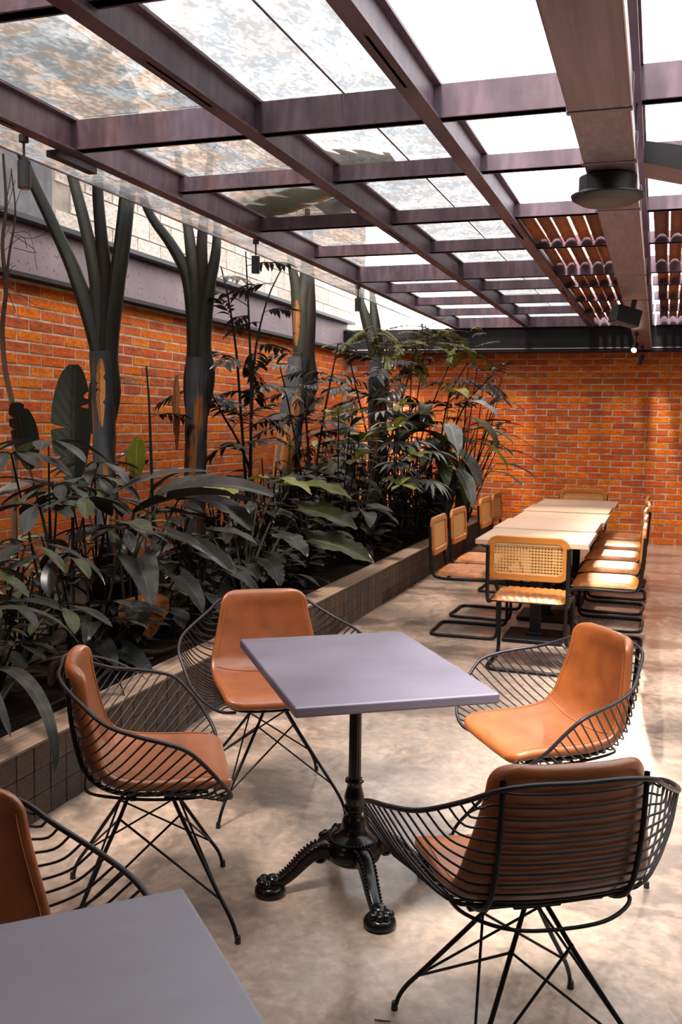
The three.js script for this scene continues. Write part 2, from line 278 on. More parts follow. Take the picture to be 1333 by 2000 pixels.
// ---------------------------------------------------------------- planting bed
const PX = -2.24, PH = 0.31;
{
  const p = thing('planter_wall', 'low planter wall faced with small brown square tiles', 'planter');
  part('core', boxUV(0.13, PH - 0.012, ZF - ZB, PX - 0.075, (PH - 0.012) / 2, (ZF + ZB) / 2), M.grout, p);
  part('cap', rbox(0.17, 0.014, ZF - ZB, 0.004, PX - 0.078, PH - 0.006, (ZF + ZB) / 2), M.cap, p, 'brown stone coping');
  const tg = rbox(0.012, 0.0965, 0.1, 0.002, 0, 0, 0, 1), rest = M.tile.map(() => []);
  const list = []; for (let c = 0; c < 152; c++) for (let r = 0; r < 3; r++) list.push([ZF - 0.053 - c * 0.104, 0.05 + r * 0.0995]);
  list.sort((a, b) => (a[0] > -2.7 ? 90 + a[0] : -a[0]) - (b[0] > -2.7 ? 90 + b[0] : -b[0]));
  list.forEach(([z, y], i) => { const m = Math.floor(rnd() * M.tile.length); if (i < 300) part('tile', tg, M.tile[m], p).position.set(PX - 0.006 + rr(-0.001, 0.001), y, z); else rest[m].push(box(0.012, 0.0965, 0.1, PX - 0.006, y, z)); });
  rest.forEach((l, m) => { if (l.length) part('tile_field', merged(l), M.tile[m], p).userData.kind = 'stuff'; });
  const s = gridGeo(40, 160, (u, v) => { const x = lerp(XL + 0.012, PX - 0.18, u), z = lerp(ZB + 0.01, ZF - 0.01, v); return [x, 0.24 + 0.06 * fbm(u, v, 8, 40, 4, 11) + 0.03 * fbm(u, v, 30, 160, 2, 19), z]; });
  const so = part('soil', s, M.soil, scene); tag(so, 'dark brown soil filling the planting bed', 'soil'); so.userData.kind = 'stuff';
}

// ================================================================ FURNITURE
// ---- wire armchair with leather pad (local: z forward, y up)
const profPts = [[0.833, -0.235], [0.76, -0.228], [0.68, -0.213], [0.6, -0.192], [0.535, -0.168], [0.492, -0.125], [0.473, -0.06], [0.468, 0.02], [0.47, 0.11], [0.468, 0.19], [0.455, 0.243]];
const prof = new THREE.CatmullRomCurve3(profPts.map(([y, z]) => V(0, y, z)), false, 'centripetal');
const PL = prof.getLength();
const padHalf = (s) => { const t = s / PL; return t < 0.5 ? lerp(0.182, 0.236, smooth(0.0, 0.5, t)) : lerp(0.236, 0.222, (t - 0.5) / 0.5); };
function padFrame(s) { const t = clamp(s / PL), p = prof.getPointAt(t), d = prof.getTangentAt(t); return { p, n: V(0, -d.z, d.y).negate().multiplyScalar(-1).set(0, d.z, -d.y) }; }
const wrap = (s, x) => { const t = s / PL, W = padHalf(s), q = Math.abs(x / W); return (t < 0.5 ? lerp(0.045, 0.03, t * 2) : lerp(0.03, 0.012, (t - 0.5) * 2)) * Math.pow(q, 3.2); };
function padPoint(s, x, off) { const { p, n } = padFrame(s); return V(x, p.y, p.z).addScaledVector(n, off + wrap(s, x)); }
function padGeometry() {
  const th = 0.017, rc = 0.055, st = [];
  for (let i = 0; i <= 8; i++) st.push(0.06 * (1 - Math.cos(i / 8 * Math.PI / 2)));
  for (let i = 1; i <= 44; i++) st.push(lerp(0.06, PL - 0.06, i / 44));
  for (let i = 1; i <= 8; i++) st.push(PL - 0.06 + 0.06 * Math.sin(i / 8 * Math.PI / 2));
  const ring = []; const NU = 16, NA = 6;
  for (let i = 0; i <= NU; i++) ring.push([lerp(-1, 1, i / NU), 0, 1]);
  for (let i = 1; i < NA; i++) { const a = Math.PI / 2 - i / NA * Math.PI; ring.push([1, Math.cos(a), Math.sin(a)]); }
  for (let i = 0; i <= NU; i++) ring.push([lerp(1, -1, i / NU), 0, -1]);
  for (let i = 1; i < NA; i++) { const a = -Math.PI / 2 - i / NA * Math.PI; ring.push([-1, Math.cos(a), Math.sin(a)]); }
  const K = ring.length, N = st.length;
  return gridGeo(K, N - 1, (u, v) => {
    const s = st[Math.round(v * (N - 1))], [c, e, f] = ring[Math.round(u * K) % K], d = Math.min(s, PL - s);
    let W = padHalf(s); if (d < rc) W += -rc + Math.sqrt(Math.max(0, rc * rc - (rc - d) ** 2));
    const h = th * Math.sqrt(Math.max(0.0, 1 - Math.max(0, 1 - d / 0.02) ** 2)) + 0.0004, x = c * (W - th) + e * h;
    const puff = 0.006 * (1 - c * c) * (f > 0 && e === 0 ? 1 : 0) * smooth(0, 0.05, d);
    const { p, n } = padFrame(s), o = f * h + puff + wrap(s, clamp(x, -padHalf(s), padHalf(s)));
    return [x, p.y + n.y * o, p.z + n.z * o];
  }, true);
}
const rimHalf = [[0, 0.800, -0.262], [0.106, 0.802, -0.262], [0.178, 0.790, -0.246], [0.237, 0.752, -0.198], [0.316, 0.707, -0.123], [0.362, 0.685, -0.038], [0.380, 0.668, 0.034], [0.386, 0.647, 0.092], [0.372, 0.603, 0.138], [0.348, 0.538, 0.189], [0.293, 0.477, 0.226], [0.239, 0.445, 0.228], [0.181, 0.432, 0.205]];
const rimCurve = new THREE.CatmullRomCurve3(rimHalf.map((p) => V(...p)), false, 'centripetal');
const rimFull = [...rimHalf.slice(1).reverse().map(([x, y, z]) => [-x, y, z]), ...rimHalf];
const CH = {};
CH.pad = padGeometry();
{ const line = (x0, s0, s1, n) => { const a = []; for (let i = 0; i <= n; i++) { const s = lerp(s0, s1, i / n); a.push(padPoint(s, x0 * (padHalf(s) - 0.02), 0.0195)); } return tube(a, 0.0013, n * 2, 5); };
  const cross = []; for (let i = 0; i <= 16; i++) { const x = lerp(-1, 1, i / 16); cross.push(padPoint(PL * 0.47 + 0.03 * (1 - x * x), x * (padHalf(PL * 0.47) - 0.02), 0.0195 + 0.006 * (1 - x * x))); }
  CH.seam = merged([line(1, 0.05, PL - 0.05, 24), line(-1, 0.05, PL - 0.05, 24), tube(cross, 0.0016, 30, 5)]); }
CH.rim = tube(rimFull, 0.0062, 110, 8);
CH.wires = [];
{
  const NW = 25;
  for (let k = 0; k < NW; k++) {
    const f = k / (NW - 1), s = lerp(0.055, PL * 0.93, Math.pow(f, 0.95)), r = rimCurve.getPointAt(lerp(0.225, 0.93, f)), W = padHalf(s) * 0.97;
    const e = padPoint(s, W, -0.03), c2 = padPoint(s, W * 0.8, -0.028), m = padPoint(s, 0, -0.026), q = r.clone().lerp(e, 0.55).add(V(0.012, -0.012, -0.004));
    const half = [r, q, e, c2, m], mir = half.slice(0, 4).reverse().map((p) => V(-p.x, p.y, p.z));
    CH.wires.push(tube([...half, ...mir], 0.0029, 44, 6));
  }
}
CH.support = [-1, 1].map((s) => { const a = []; for (let i = 0; i <= 14; i++) a.push(padPoint(lerp(0.03, PL * 0.9, i / 14), s * 0.168, -0.034)); return tube(a, 0.007, 30, 6); });
CH.ring = tube([[0.17, 0.432, 0.18], [0.2, 0.438, 0.02], [0.2, 0.458, -0.13], [0.12, 0.446, -0.185], [0, 0.44, -0.195], [-0.12, 0.446, -0.185], [-0.2, 0.458, -0.13], [-0.2, 0.438, 0.02], [-0.17, 0.432, 0.18], [0, 0.428, 0.2]], 0.005, 60, 6, true);
CH.plate = merged([rbox(0.12, 0.012, 0.03, 0.003, 0, 0.427, 0.05), rbox(0.12, 0.012, 0.03, 0.003, 0, 0.427, -0.05), rbox(0.34, 0.01, 0.02, 0.003, 0, 0.43, 0.05), rbox(0.34, 0.01, 0.02, 0.003, 0, 0.43, -0.05)]);
const low = (sx, sz) => [sx * 0.208, 0.115, sz * 0.208], up = (sx, sz) => [sx * 0.075, 0.335, sz * 0.092];
CH.leg = []; CH.foot = []; CH.brace = [];
for (const [sx, sz] of [[1, 1], [-1, 1], [-1, -1], [1, -1]]) {
  CH.leg.push(tube([[sx * 0.252, 0.008, sz * 0.252], [sx * 0.243, 0.045, sz * 0.243], [sx * 0.228, 0.08, sz * 0.228], low(sx, sz), [sx * 0.14, 0.225, sz * 0.15], up(sx, sz), [sx * 0.025, 0.425, sz * 0.05]], 0.0062, 34, 8));
  CH.foot.push(cyl(0.0085, 0.0095, 0.022, sx * 0.253, 0.011, sz * 0.253, 12));
  const u = V(...up(sx, sz)), a = V(...low(-sx, sz)), b = V(...low(sx, -sz));
  CH.brace.push(merged([rod(a.toArray(), u.toArray(), 0.0036, 6), rod(b.toArray(), u.toArray(), 0.0036, 6), new THREE.SphereGeometry(0.0075, 8, 6).translate(u.x, u.y, u.z)]));
}
function wireChair(label, x, z, turn) {
  const c = thing('wire_armchair', label, 'chair', [x, 0, z], turn, 'leather wire armchairs');
  const pad = part('leather_pad', CH.pad, M.leather, c, 'tan leather seat and back pad'); part('seam', CH.seam, M.seam, pad);
  part('rim', CH.rim, M.wire, c); CH.wires.forEach((g) => part('wire', g, M.wire, c));
  CH.support.forEach((g) => part('back_support', g, M.wireDark, c)); part('seat_ring', CH.ring, M.wireDark, c); part('mounting_plate', CH.plate, M.wireDark, c);
  CH.leg.forEach((g, i) => { const l = part('leg', g, M.wireDark, c); part('foot_cap', CH.foot[i], M.blackPlastic, l); });
  CH.brace.forEach((g) => part('brace', g, M.wireDark, c));
  return c;
}
wireChair('tan leather wire armchair seen in profile between the planter and the black table', -1.493, -2.589, 2.107);
wireChair('tan leather wire armchair pushed behind the far end of the black table', -1.488, -3.568, 0.585);
wireChair('tan leather wire armchair on the side of the black table towards the cane chairs', -0.349, -3.361, -0.974);
wireChair('wire armchair with its wire back turned to the viewer at the black table', -0.272, -2.262, -2.6);
wireChair('tan leather wire armchair half cut off beside the second black table', -1.159, -1.261, 0.752);

// ---- black table on a cast iron pedestal
function blackTable(label, x, z, turn) {
  const t = thing('pedestal_table', label, 'table', [x, 0, z], turn, 'black pedestal tables');
  part('tabletop', (() => { const g = rbox(0.625, 0.032, 0.868, 0.007, 0, 0.744, 0, 4), p = g.attributes.position, n = g.attributes.normal, u = g.attributes.uv; for (let i = 0; i < p.count; i++) u.setXY(i, p.getX(i) * 0.9, p.getZ(i) * 0.9 + p.getY(i) * 0.5); return g; })(), M.tabletop, t, 'black painted rectangular top');
  part('top_bracket', merged([rbox(0.3, 0.012, 0.05, 0.004, 0, 0.722, 0), rbox(0.05, 0.012, 0.3, 0.004, 0, 0.722, 0)]), M.iron, t);
  // fluted column
  const col = gridGeo(96, 12, (u, v) => { const a = u * Math.PI * 2, y = lerp(0.36, 0.715, v), r = (0.0215 - 0.002 * v) * (1 - 0.06 * Math.abs(Math.sin(a * 8))); return [Math.cos(a) * r, y, Math.sin(a) * r]; }, true);
  const cm = part('column', col, M.iron, t);
  const lathe = (pts) => new THREE.LatheGeometry(pts.map((p) => new THREE.Vector2(...p)), 40);
  part('collar', lathe([[0.02, 0.72], [0.031, 0.718], [0.032, 0.7], [0.026, 0.695], [0.027, 0.688], [0.021, 0.684]]), M.iron, cm);
  part('vase', lathe([[0.02, 0.368], [0.031, 0.366], [0.032, 0.358], [0.024, 0.352], [0.025, 0.34], [0.033, 0.31], [0.034, 0.298], [0.025, 0.278], [0.034, 0.274], [0.036, 0.262], [0.028, 0.254], [0.025, 0.245], [0.034, 0.236], [0.04, 0.222], [0.042, 0.2], [0.044, 0.195]]), M.iron, t);
  const bell = part('bell', lathe([[0.04, 0.2], [0.046, 0.19], [0.05, 0.178], [0.074, 0.166], [0.082, 0.155], [0.084, 0.145], [0.094, 0.14], [0.096, 0.12], [0.09, 0.1], [0.07, 0.085], [0, 0.08]]), M.iron, t);
  const beads = []; for (let i = 0; i < 44; i++) { const a = i / 44 * Math.PI * 2; beads.push(new THREE.SphereGeometry(0.0058, 7, 5).translate(Math.cos(a) * 0.079, 0.163, Math.sin(a) * 0.079)); }
  part('bead_ring', merged(beads), M.iron, bell).userData.kind = 'stuff';
  // four scrolled legs
  const ctr = new THREE.CatmullRomCurve3([V(0.06, 0.125, 0), V(0.1, 0.142, 0), V(0.135, 0.138, 0), V(0.17, 0.108, 0), V(0.21, 0.07, 0), V(0.25, 0.042, 0), V(0.28, 0.03, 0)], false, 'centripetal');
  const legG = gridGeo(16, 24, (u, v) => { const p = ctr.getPointAt(v), d = ctr.getTangentAt(v), n = V(-d.y, d.x, 0), a = u * Math.PI * 2, w = lerp(0.03, 0.019, v), h = lerp(0.03, 0.016, v), e = (x) => Math.sign(x) * Math.pow(Math.abs(x), 0.6); p.addScaledVector(n, h * e(Math.sin(a)) - 0.008 * (1 - smooth(0.25, 0.55, v))); return [p.x, p.y, w * e(Math.cos(a))]; }, true);
  const lb = []; for (const s of [-1, 1]) for (let i = 2; i < 22; i++) { const v = i / 23, p = ctr.getPointAt(v), d = ctr.getTangentAt(v), h = lerp(0.03, 0.016, v), w = lerp(0.03, 0.019, v); const q = h * 0.9 - 0.008 * (1 - smooth(0.25, 0.55, v)); lb.push(new THREE.SphereGeometry(0.0048, 6, 4).translate(p.x - d.y * q, p.y + d.x * q, s * w * 0.85)); }
  const legBead = merged(lb);
  const ball = []; ball.push(new THREE.LatheGeometry([[0, 0.002], [0.037, 0.002], [0.042, 0.008], [0.042, 0.018], [0.037, 0.026], [0.03, 0.032], [0, 0.04]].map((p) => new THREE.Vector2(...p)), 28));
  for (let i = 0; i < 4; i++) { const a = (-60 + i * 40) * R; ball.push(new THREE.SphereGeometry(0.0125, 10, 8).scale(1.3, 1, 1).rotateY(-a).translate(Math.cos(a) * 0.022, 0.037, Math.sin(a) * 0.022)); }
  ball.push(new THREE.SphereGeometry(0.022, 12, 10).scale(1, 0.75, 1).translate(-0.008, 0.04, 0));
  const ballG = merged(ball).scale(1.22, 1.2, 1.22).translate(0.285, 0, 0), scroll = new THREE.TorusGeometry(0.017, 0.008, 8, 16).translate(0.115, 0.11, 0);
  for (let i = 0; i < 4; i++) { const l = part('leg', legG, M.iron, t); l.rotation.y = i * Math.PI / 2; part('beading', legBead, M.iron, l).userData.kind = 'stuff'; part('paw_foot', ballG, M.iron, l); part('scroll', scroll, M.iron, l); }
  return t;
}
const legTurn = Math.atan2(0.57, 0.82);
blackTable('black rectangular pedestal table with the wire armchairs around it', -0.938, -2.972, legTurn);
blackTable('black table cut off at the front beside the half hidden armchair', -0.674, -0.88, Math.atan2(0.69, 0.72));

// ---- oak tables pushed together
{
  const labels = ['oak table at the near end of the long row beside the near head chair', 'oak table second from the near head chair in the long row', 'oak table in the middle of the long row', 'oak table second from the brick wall in the long row', 'oak table at the brick wall end of the long row'];
  const jog = [[0, 0], [-0.012, 0.004], [0.01, -0.002], [-0.004, 0.005], [0.012, 0.0]];
  const top = (() => { const g = rbox(0.768, 0.034, 0.778, 0.003, 0, 0.735, 0, 2), p = g.attributes.position, u = g.attributes.uv; for (let i = 0; i < p.count; i++) u.setXY(i, p.getX(i) * 1.1 + 0.3, p.getZ(i) * 1.1 + p.getY(i)); return g; })();
  labels.forEach((lb, i) => {
    const t = thing('oak_table', lb, 'table', [-0.848 + jog[i][0], jog[i][1], -6.99 - i * 0.79], 0, 'oak tables in one row');
    part('tabletop', top, M.wood, t, 'pale oak top').rotation.y = i % 2 ? Math.PI : 0;
    part('column', rbox(0.075, 0.69, 0.075, 0.006, 0, 0.365, 0), M.blackSteel, t);
    part('top_plate', rbox(0.4, 0.012, 0.4, 0.003, 0, 0.712, 0), M.blackSteel, t);
    part('foot_plate', merged([rbox(0.42, 0.03, 0.42, 0.01, 0, 0.017, 0), rbox(0.12, 0.03, 0.12, 0.008, 0, 0.04, 0)]), M.blackSteel, t);
  });
}

// ---- cantilever cane chairs
const CC = {};
{
  const s = (k) => [[k * 0.247, 0.80, -0.262], [k * 0.247, 0.62, -0.252], [k * 0.247, 0.50, -0.243], [k * 0.245, 0.445, -0.222], [k * 0.243, 0.43, -0.17], [k * 0.243, 0.43, 0.0], [k * 0.243, 0.43, 0.16], [k * 0.243, 0.42, 0.215], [k * 0.243, 0.38, 0.238], [k * 0.243, 0.2, 0.243], [k * 0.243, 0.06, 0.243], [k * 0.243, 0.022, 0.225], [k * 0.243, 0.013, 0.18], [k * 0.243, 0.013, 0.0], [k * 0.243, 0.013, -0.19], [k * 0.225, 0.013, -0.235], [k * 0.18, 0.013, -0.25], [0, 0.013, -0.25]];
  CC.frame = tube([...s(1), ...s(-1).reverse().slice(1)], 0.0125, 190, 8);
  CC.seatbar = merged([rod([-0.24, 0.43, 0.12], [0.24, 0.43, 0.12], 0.009), rod([-0.24, 0.43, -0.13], [0.24, 0.43, -0.13], 0.009)]);
  // ribbed pad
  const W = 0.225, D = 0.222, ring = [];
  const outline = (x, z) => { const q = Math.pow(Math.abs(x / W), 7) + Math.pow(Math.abs(z / D), 7); return Math.pow(Math.max(0, 1 - q), 0.35); };
  const topF = gridGeo(66, 30, (u, v) => { const x = lerp(-W, W, u), z = lerp(-D, D, v), o = outline(x, z), rib = Math.pow(Math.abs(Math.sin((x / W) * Math.PI * 5)), 0.5); return [x, 0.448 + o * (0.03 + 0.009 * rib) - 0.01 * smooth(0.1, D, z), z]; });
  const botF = gridGeo(22, 12, (u, v) => { const x = lerp(W, -W, u), z = lerp(-D, D, v), o = outline(x, z); return [x, 0.448 - o * 0.012 - 0.01 * smooth(0.1, D, z), z]; });
  CC.seat = merged([topF, botF]);
  const rr2 = (w, h, r) => { const p = new THREE.Shape(); p.moveTo(-w + r, -h); p.lineTo(w - r, -h); p.absarc(w - r, -h + r, r, -Math.PI / 2, 0); p.lineTo(w, h - r); p.absarc(w - r, h - r, r, 0, Math.PI / 2); p.lineTo(-w + r, h); p.absarc(-w + r, h - r, r, Math.PI / 2, Math.PI); p.lineTo(-w, -h + r); p.absarc(-w + r, -h + r, r, Math.PI, Math.PI * 1.5); return p; };
  const sh = rr2(0.247, 0.134, 0.062); sh.holes.push(rr2(0.215, 0.1, 0.04));
  CC.backFrame = new THREE.ExtrudeGeometry(sh, { depth: 0.014, bevelEnabled: true, bevelThickness: 0.006, bevelSize: 0.005, bevelSegments: 3, curveSegments: 10 }).translate(0, 0, -0.007);
  const g = [], w = 0.22, h = 0.104;
  for (let i = 0; i < 23; i++) for (const d of [-0.0032, 0.0032]) g.push(box(0.0034, h * 2, 0.0024, lerp(-w, w, (i + 0.5) / 23) + d, 0, d > 0 ? 0.0008 : -0.0008));
  for (let j = 0; j < 11; j++) for (const d of [-0.0032, 0.0032]) g.push(box(w * 2, 0.0034, 0.0024, 0, lerp(-h, h, (j + 0.5) / 11) + d, d > 0 ? 0.001 : -0.001));
  CC.cane = merged(g);
}
const caneLabels = {};
function caneChair(label, x, z, turn, group) {
  const c = thing('cane_chair', label, 'chair', [x, 0, z], turn, group);
  part('frame', CC.frame, M.blackSteel, c, 'black bent steel tube'); part('seat_bar', CC.seatbar, M.blackSteel, c);
  part('seat', CC.seat, M.leather2, c, 'orange tan ribbed leather seat');
  const b = part('back_frame', CC.backFrame, M.frameWood, c, 'honey wood back frame'); b.position.set(0, 0.725, -0.245); b.rotation.x = -0.06;
  part('cane_webbing', CC.cane, M.cane, b);
  return c;
}
caneChair('cane chair at the near head of the oak tables with its back to the viewer', -0.78, -6.2, Math.PI);
caneChair('cane chair at the far head of the oak tables against the brick wall', -0.83, -10.44, 0);
[['cane chair on the planter side of the oak tables, first from the near head chair', -7.03], ['cane chair on the planter side of the oak tables, second from the near head chair', -7.73], ['cane chair on the planter side of the oak tables, second from the brick wall', -8.97], ['cane chair on the planter side of the oak tables, nearest the brick wall', -9.62]].forEach(([l, z]) => caneChair(l, -1.34, z, Math.PI / 2 + rr(-0.03, 0.03), 'cane chairs on the planter side'));
['first from the near head chair', 'second from the near head chair', 'in the middle of five', 'second from the brick wall', 'nearest the brick wall'].forEach((l, i) => caneChair(`cane chair across the oak tables from the planter, ${l}`, -0.368 + rr(-0.008, 0.008) - i * 0.006, -6.98 - i * 0.705, -Math.PI / 2 + rr(-0.03, 0.03), 'cane chairs on the open floor side'));
{ const h = thing('hair_pin', 'thin dark hairpin lying on the concrete floor', 'hairpin', [-0.635, 0.003, -2.29], 0.25); part('prong', rod([-0.022, 0, 0], [0.022, 0, 0.004], 0.0012, 5), M.wireDark, h); part('prong', rod([-0.02, 0, 0.006], [0.022, 0, 0.004], 0.0012, 5), M.wireDark, h); }

// ================================================================ PLANTS
function leafTex(c0, c1, cv, n, slope, s, wv = 0.5) {
  return tex(192, 384, (u, v) => {
    const a = Math.abs(u - 0.5) * 2, f = (v * n - a * slope); const d = Math.abs((f % 1 + 1) % 1 - 0.5) * 2; let c = mixc(c0, c1, fbm(u, v, 4, 8, 4, s)); c = mixc(c, cv, wv * (smooth(0.8, 1, d) * 0.7)); if (a < 0.05) c = mixc(c, cv, 0.9); return c;
  });
}
const leafBump = (n, slope) => tex(128, 256, (u, v) => { const a = Math.abs(u - 0.5) * 2, f = (v * n - a * slope), d = Math.abs((f % 1 + 1) % 1 - 0.5) * 2; return gray(0.5 + 0.5 * d - (a < 0.05 ? 0.4 : 0)); }, false);
const bumpWide = leafBump(9, 2.2), bumpFine = leafBump(34, 3);
const leafM = (map, bump, bs, o = {}) => mat({ map, bumpMap: bump, bumpScale: bs, roughness: 0.85, specularIntensity: 0.2, transmission: 0.14, thickness: 0, clearcoat: 0.45, clearcoatRoughness: 0.26, ...o });
const LM = {
  dark: leafM(leafTex([0.074, 0.080, 0.068], [0.112, 0.120, 0.098], [0.18, 0.18, 0.145], 9, 2.2, 701), bumpWide, 0.004),
  slate: leafM(leafTex([0.107, 0.109, 0.103], [0.156, 0.156, 0.145], [0.230, 0.218, 0.198], 34, 3, 711), bumpFine, 0.002),
  olive: leafM(leafTex([0.31, 0.32, 0.10], [0.43, 0.44, 0.16], [0.52, 0.53, 0.26], 9, 2.2, 731), bumpWide, 0.003, { transmission: 0.3, clearcoat: 0.3 }),
  moss: leafM(leafTex([0.135, 0.149, 0.081], [0.207, 0.221, 0.108], [0.306, 0.306, 0.180], 9, 2.2, 741), bumpWide, 0.004, { transmission: 0.22 }),
  pale: leafM(leafTex([0.304, 0.322, 0.313], [0.423, 0.442, 0.432], [0.552, 0.552, 0.534], 9, 2.2, 751), bumpWide, 0.003, { clearcoat: 0.8, clearcoatRoughness: 0.22 }),  // silver highlights and stronger light on the back plants put into this leaf colour
  dry: leafM(leafTex([0.36, 0.22, 0.10], [0.52, 0.33, 0.16], [0.6, 0.42, 0.25], 7, 1.6, 761), bumpWide, 0.004, { transmission: 0.2, clearcoat: 0 }),
  palm: leafM(leafTex([0.090, 0.089, 0.080], [0.135, 0.132, 0.115], [0.188, 0.179, 0.153], 4, 0, 771), bumpFine, 0.001),
  roof: leafM(tex(256, 512, (u, v) => { const a = Math.abs(u - 0.5) * 2, f = v * 40 - a * 3, d = Math.abs((f % 1 + 1) % 1 - 0.5) * 2, n = fbm(u, v, 6, 14, 4, 781); let c = mixc([0.22, 0.23, 0.11], [0.32, 0.33, 0.17], n); c = mixc(c, [0.15, 0.16, 0.09], 0.5 * smooth(0.8, 1, d)); return mixc(c, [0.62, 0.38, 0.17], smooth(0.78, 0.92, a + 0.25 * (n - 0.5) + 0.1 * v)); }), bumpFine, 0.002, { transmission: 0.1, clearcoat: 0 }),
};
const stemM = mat({ color: '#2c2c24', map: tGrain, roughness: 0.7, specularIntensity: 0.3 }), stemDark = mat({ color: '#1a1a17', map: tGrain, roughness: 0.75, specularIntensity: 0.25 }), barkM = mat({ color: '#38281e', specularIntensity: 0.2, map: tGrain, bumpMap: tRough, bumpScale: 0.006, roughness: 0.95 });
const trunkTex = tex(128, 512, (u, v) => { const a = fbm(u, v, 4, 10, 5, 801), r = fbm(u, v, 2, 22, 3, 830), s = fbm(u, v, 12, 4, 3, 850); let c = mixc([0.09, 0.095, 0.105], [0.165, 0.17, 0.185], s); c = mixc(c, [0.34, 0.19, 0.06], smooth(0.5, 0.64, a)); const ring = smooth(0.9, 1, Math.abs(((v * 7 + 0.05 * r) % 1) - 0.5) * 2); return mixc(c, [0.12, 0.08, 0.06], ring * 0.8); });
const trunkM = mat({ map: trunkTex, bumpMap: tRough, bumpScale: 0.004, roughness: 0.75, specularIntensity: 0.25 });
const petTex = tex(64, 256, (u, v) => mixc([0.05, 0.05, 0.035], mixc([0.105, 0.10, 0.055], [0.24, 0.13, 0.06], smooth(0.6, 0.8, fbm(u, v, 3, 6, 3, 871))), fbm(u, v, 16, 4, 3, 880)));
const petM = mat({ map: petTex, roughness: 0.65, specularIntensity: 0.3 });
const petBrown = mat({ map: petTex, color: '#c98a5a', roughness: 0.7, specularIntensity: 0.25 });

const shapes = {
  ovate: (t) => Math.pow(Math.sin(Math.PI * Math.pow(t, 0.75)), 0.8),
  lance: (t) => Math.pow(Math.sin(Math.PI * Math.pow(t, 0.9)), 1.0),
  obov: (t) => Math.pow(Math.sin(Math.PI * Math.pow(t, 1.35)), 0.75),
  oblong: (t) => Math.pow(Math.sin(Math.PI * clamp(t * 0.98 + 0.01)), 0.45),
  strap: (t) => Math.min(1, 0.5 + t * 2) * Math.pow(1 - t, 0.45),
  scallop: (t) => Math.pow(Math.sin(Math.PI * Math.pow(clamp(t * 0.96 + 0.03), 0.62)), 0.6) * (1 + 0.07 * Math.sin(t * 46)),
  lobed: (t) => Math.pow(Math.sin(Math.PI * Math.pow(clamp(t, 0.02, 0.99), 0.8)), 0.6) * (0.5 + 0.5 * Math.abs(Math.cos(t * 11))),
  heart: (t) => Math.pow(1 - t, 0.62) * Math.min(1, 0.72 + t * 2.2),
};
function leafGeo({ L = 0.3, W = 0.1, shape = 'ovate', fold = 0.2, droop = 0.6, wave = 0, back = 0, nL = 12, nW = 6, curl = 0, tears = 0, twist = 0 }) {
  const f = shapes[shape], yz = [[0, 0]]; let z = 0, y = 0;
  for (let i = 1; i <= nL; i++) { const a = droop * Math.pow(i / nL, 1.2); z += Math.cos(a) * L / nL; y -= Math.sin(a) * L / nL; yz.push([y, z]); }
  const cut = Array.from({ length: nL + 1 }, () => [1, 1]); if (tears) for (let k = 0; k < tears; k++) cut[2 + Math.floor(rnd() * (nL - 2))][k % 2] = rr(0.35, 0.7);
  return gridGeo(nW, nL, (uu, t) => {
    const i = Math.round(t * nL), u = uu * 2 - 1, w = W / 2 * f(t) * cut[i][u < 0 ? 0 : 1] + 0.0006, [Y, Z] = yz[i], x = u * w, tw = twist * t;
    const yy = fold * Math.abs(x) - curl * x * x / W * 4 + wave * Math.sin(t * 17 + u * 1.3) * u * u * W;
    return [x * Math.cos(tw), Y + yy * Math.cos(droop * t) + x * Math.sin(tw), Z + yy * Math.sin(droop * t) * 0.5 - back * u * u * Math.pow(1 - t, 4)];
  });
}
const variants = (o, n = 4) => Array.from({ length: n }, (_, k) => leafGeo({ ...o, droop: (o.droop ?? 0.6) * rr(0.6, 1.4), fold: (o.fold ?? 0.2) * rr(0.5, 1.4), W: o.W * rr(0.88, 1.1), twist: rr(-0.25, 0.25) }));
const LG = {
  umbrella: variants({ L: 0.25, W: 0.08, shape: 'obov', fold: 0.22, droop: 0.45 }, 5),
  broad: variants({ L: 0.32, W: 0.14, shape: 'ovate', fold: 0.2, droop: 0.5, wave: 0.03 }, 5),
  heart: variants({ L: 0.34, W: 0.24, shape: 'heart', fold: 0.16, droop: 0.6, back: 0.09, wave: 0.02, nW: 8 }, 4),
  scallop: variants({ L: 0.5, W: 0.3, shape: 'scallop', fold: 0.18, droop: 0.6, back: 0.1, wave: 0.035, nL: 44, nW: 8 }, 4),
  banana: variants({ L: 0.68, W: 0.2, shape: 'oblong', fold: 0.25, droop: 0.8, nL: 26, nW: 8, tears: 4 }, 5),
  lance: variants({ L: 0.3, W: 0.06, shape: 'lance', fold: 0.3, droop: 0.7 }, 4),
  obov: variants({ L: 0.26, W: 0.11, shape: 'obov', fold: 0.15, droop: 0.5 }, 4),
  strap: variants({ L: 0.7, W: 0.085, shape: 'strap', fold: 0.3, droop: 1.7, nL: 18 }, 4),
  lobed: variants({ L: 0.5, W: 0.2, shape: 'lobed', fold: 0.12, droop: 0.5, nL: 40, nW: 6 }, 3),
  giant: variants({ L: 0.62, W: 0.2, shape: 'ovate', fold: 0.18, droop: 0.9, wave: 0.03, nL: 18, nW: 8 }, 4),
};
